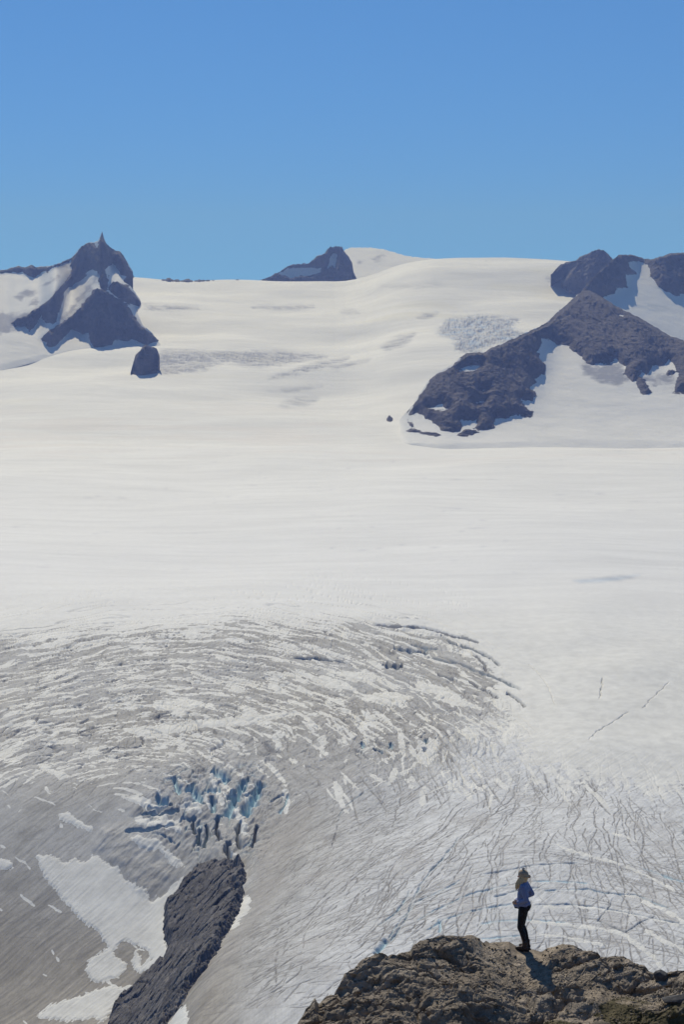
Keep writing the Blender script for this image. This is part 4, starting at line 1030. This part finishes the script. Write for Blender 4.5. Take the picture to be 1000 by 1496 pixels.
    # hair: back of the head and a loose tail over the shoulder
    bm = bmesh.new(); ellip(bm, P(.06, 0, 1.50), (.092, .092, .11), (0, 0, yaw)); ellip(bm, P(.055, .0, 1.43), (.07, .085, .07), (0, 0, yaw))
    for k in range(9):
        o0 = .012 * (k - 4); capsule(bm, P(.10 + o0, .075 + .004 * (k % 3), 1.46), P(.135 + o0 * 1.3, .105 + .01 * math.sin(k * 2), 1.37 - .01 * (k % 4)), .020, .017, 8)
        capsule(bm, P(.135 + o0 * 1.3, .105 + .01 * math.sin(k * 2), 1.37 - .01 * (k % 4)), P(.16 + o0 * 1.1, .11, 1.275 - .018 * ((k * 5) % 4)), .017, .006, 8)
    fuse('hair', bm, hairm, body, .006, 1)
    bm = bmesh.new(); ellip(bm, P(.07, 0, 1.545), (.105, .10, .085), (0, .2, yaw)); capsule(bm, P(.145, 0, 1.53), P(-.0, 0, 1.505), .03, .03)
    ellip(bm, P(.06, 0, 1.515), (.108, .102, .035), (0, .18, yaw)); ellip(bm, P(-.045, .0, 1.50), (.035, .035, .035))
    hat = fuse('beanie', bm, knit, body, .006, 2)
    bm = bmesh.new()
    r = random.Random(3)
    for k in range(26):
        v = Vector((r.gauss(0, 1), r.gauss(0, 1), r.gauss(0, 1))).normalized(); c = Vector(P(.07, 0, 1.65)); capsule(bm, c, c + v * .03, .016, .006, 8)
    fuse('pompom', bm, pom, hat, .006, 0)
    g = ground_at(FOOT[0], 38.5)
    zs = [ground_at(FOOT[0] + dx, 38.5 + dy)[2] for dx in (-8, 0, 4) for dy in (-.1, 0, .1)]
    body.location = (float(g[0]), 38.5, max(zs) - .005)
    tag(body, 'hiker in a blue fleece, black leggings and a brown beanie standing on the ridge', 'person')
    print('HIKER feet', proj(g[0], 38.5, body.location[2]), 'head', proj(g[0], 38.5, body.location[2] + 1.63))
hiker()

# ------------------------------------------------------------------ air, sky, sun, camera
SUN_EL, SUN_AZ = math.radians(40), math.radians(-11)      # azimuth from +Y, negative = to the left
def haze():
    me = bpy.data.meshes.new('haze'); bm = bmesh.new()
    bmesh.ops.create_cube(bm, size=1, matrix=Matrix.Translation((0, 6450, 300)) @ Matrix.Diagonal((11400, 13100, 1400, 1)))
    bm.to_mesh(me); bm.free()
    m = bpy.data.materials.new('haze_air'); m.use_nodes = True; nt = m.node_tree; nt.nodes.clear()
    out = nt.nodes.new('ShaderNodeOutputMaterial'); v = nt.nodes.new('ShaderNodeVolumePrincipled')
    v.inputs['Color'].default_value = (.37, .49, 1.0, 1); v.inputs['Absorption Color'].default_value = (1, 1, 1, 1); v.inputs['Density'].default_value = 6.6e-5; v.inputs['Anisotropy'].default_value = 0.0
    nt.links.new(v.outputs[0], out.inputs['Volume']); me.materials.append(m)
    o = bpy.data.objects.new('haze', me); COL.objects.link(o)
    tag(o, 'thin blue mountain air between the ridge and the far peaks', 'haze', None, 'stuff')
haze()
w = bpy.data.worlds.new('World'); SC.world = w; w.use_nodes = True
nt = w.node_tree; nt.nodes.clear(); out = nt.nodes.new('ShaderNodeOutputWorld'); bg = nt.nodes.new('ShaderNodeBackground')
sky = nt.nodes.new('ShaderNodeTexSky'); sky.sky_type = 'NISHITA'; sky.sun_disc = False
sky.sun_elevation = SUN_EL; sky.sun_rotation = SUN_AZ; sky.altitude = 3000; sky.air_density = 1.0; sky.dust_density = 0; sky.ozone_density = 6.5
tc = nt.nodes.new('ShaderNodeTexCoord'); ad = nt.nodes.new('ShaderNodeVectorMath'); ad.operation = 'ADD'; ad.inputs[1].default_value = (0, 0, .15)
nt.links.new(tc.outputs['Generated'], ad.inputs[0]); nt.links.new(ad.outputs[0], sky.inputs[0])
tint = nt.nodes.new('ShaderNodeVectorMath'); tint.operation = 'MULTIPLY'; tint.inputs[1].default_value = (.58, .88, 1.0)
nt.links.new(sky.outputs[0], tint.inputs[0]); nt.links.new(tint.outputs[0], bg.inputs[0]); nt.links.new(bg.outputs[0], out.inputs[0]); bg.inputs[1].default_value = .110
sl = bpy.data.lights.new('sun', 'SUN'); sl.energy = 3.8; sl.angle = math.radians(.53); sl.color = (1, .945, .85)
so = bpy.data.objects.new('sun', sl); COL.objects.link(so)
sd_ = Vector((math.sin(SUN_AZ) * math.cos(SUN_EL), math.cos(SUN_AZ) * math.cos(SUN_EL), math.sin(SUN_EL)))
so.rotation_euler = sd_.to_track_quat('Z', 'Y').to_euler(); so.location = (0, 0, 900)
cam = bpy.data.cameras.new('camera'); co = bpy.data.objects.new('camera', cam); COL.objects.link(co)
cam.sensor_fit = 'VERTICAL'; cam.sensor_height = 24; cam.lens = 24 * FPX / 1496; cam.clip_start = .5; cam.clip_end = 60000
co.location = (0, 0, CZ); co.rotation_euler = (math.pi / 2 - TH, 0, 0); SC.camera = co
SC.view_settings.view_transform = 'Standard'; SC.view_settings.look = 'None'; SC.view_settings.exposure = 0; SC.view_settings.gamma = 1
SC.cycles.use_denoising = True
try: SC.cycles.denoiser = 'OPENIMAGEDENOISE'
except Exception: pass
SC.cycles.max_bounces = 6; SC.cycles.diffuse_bounces = 3; SC.cycles.volume_bounces = 0
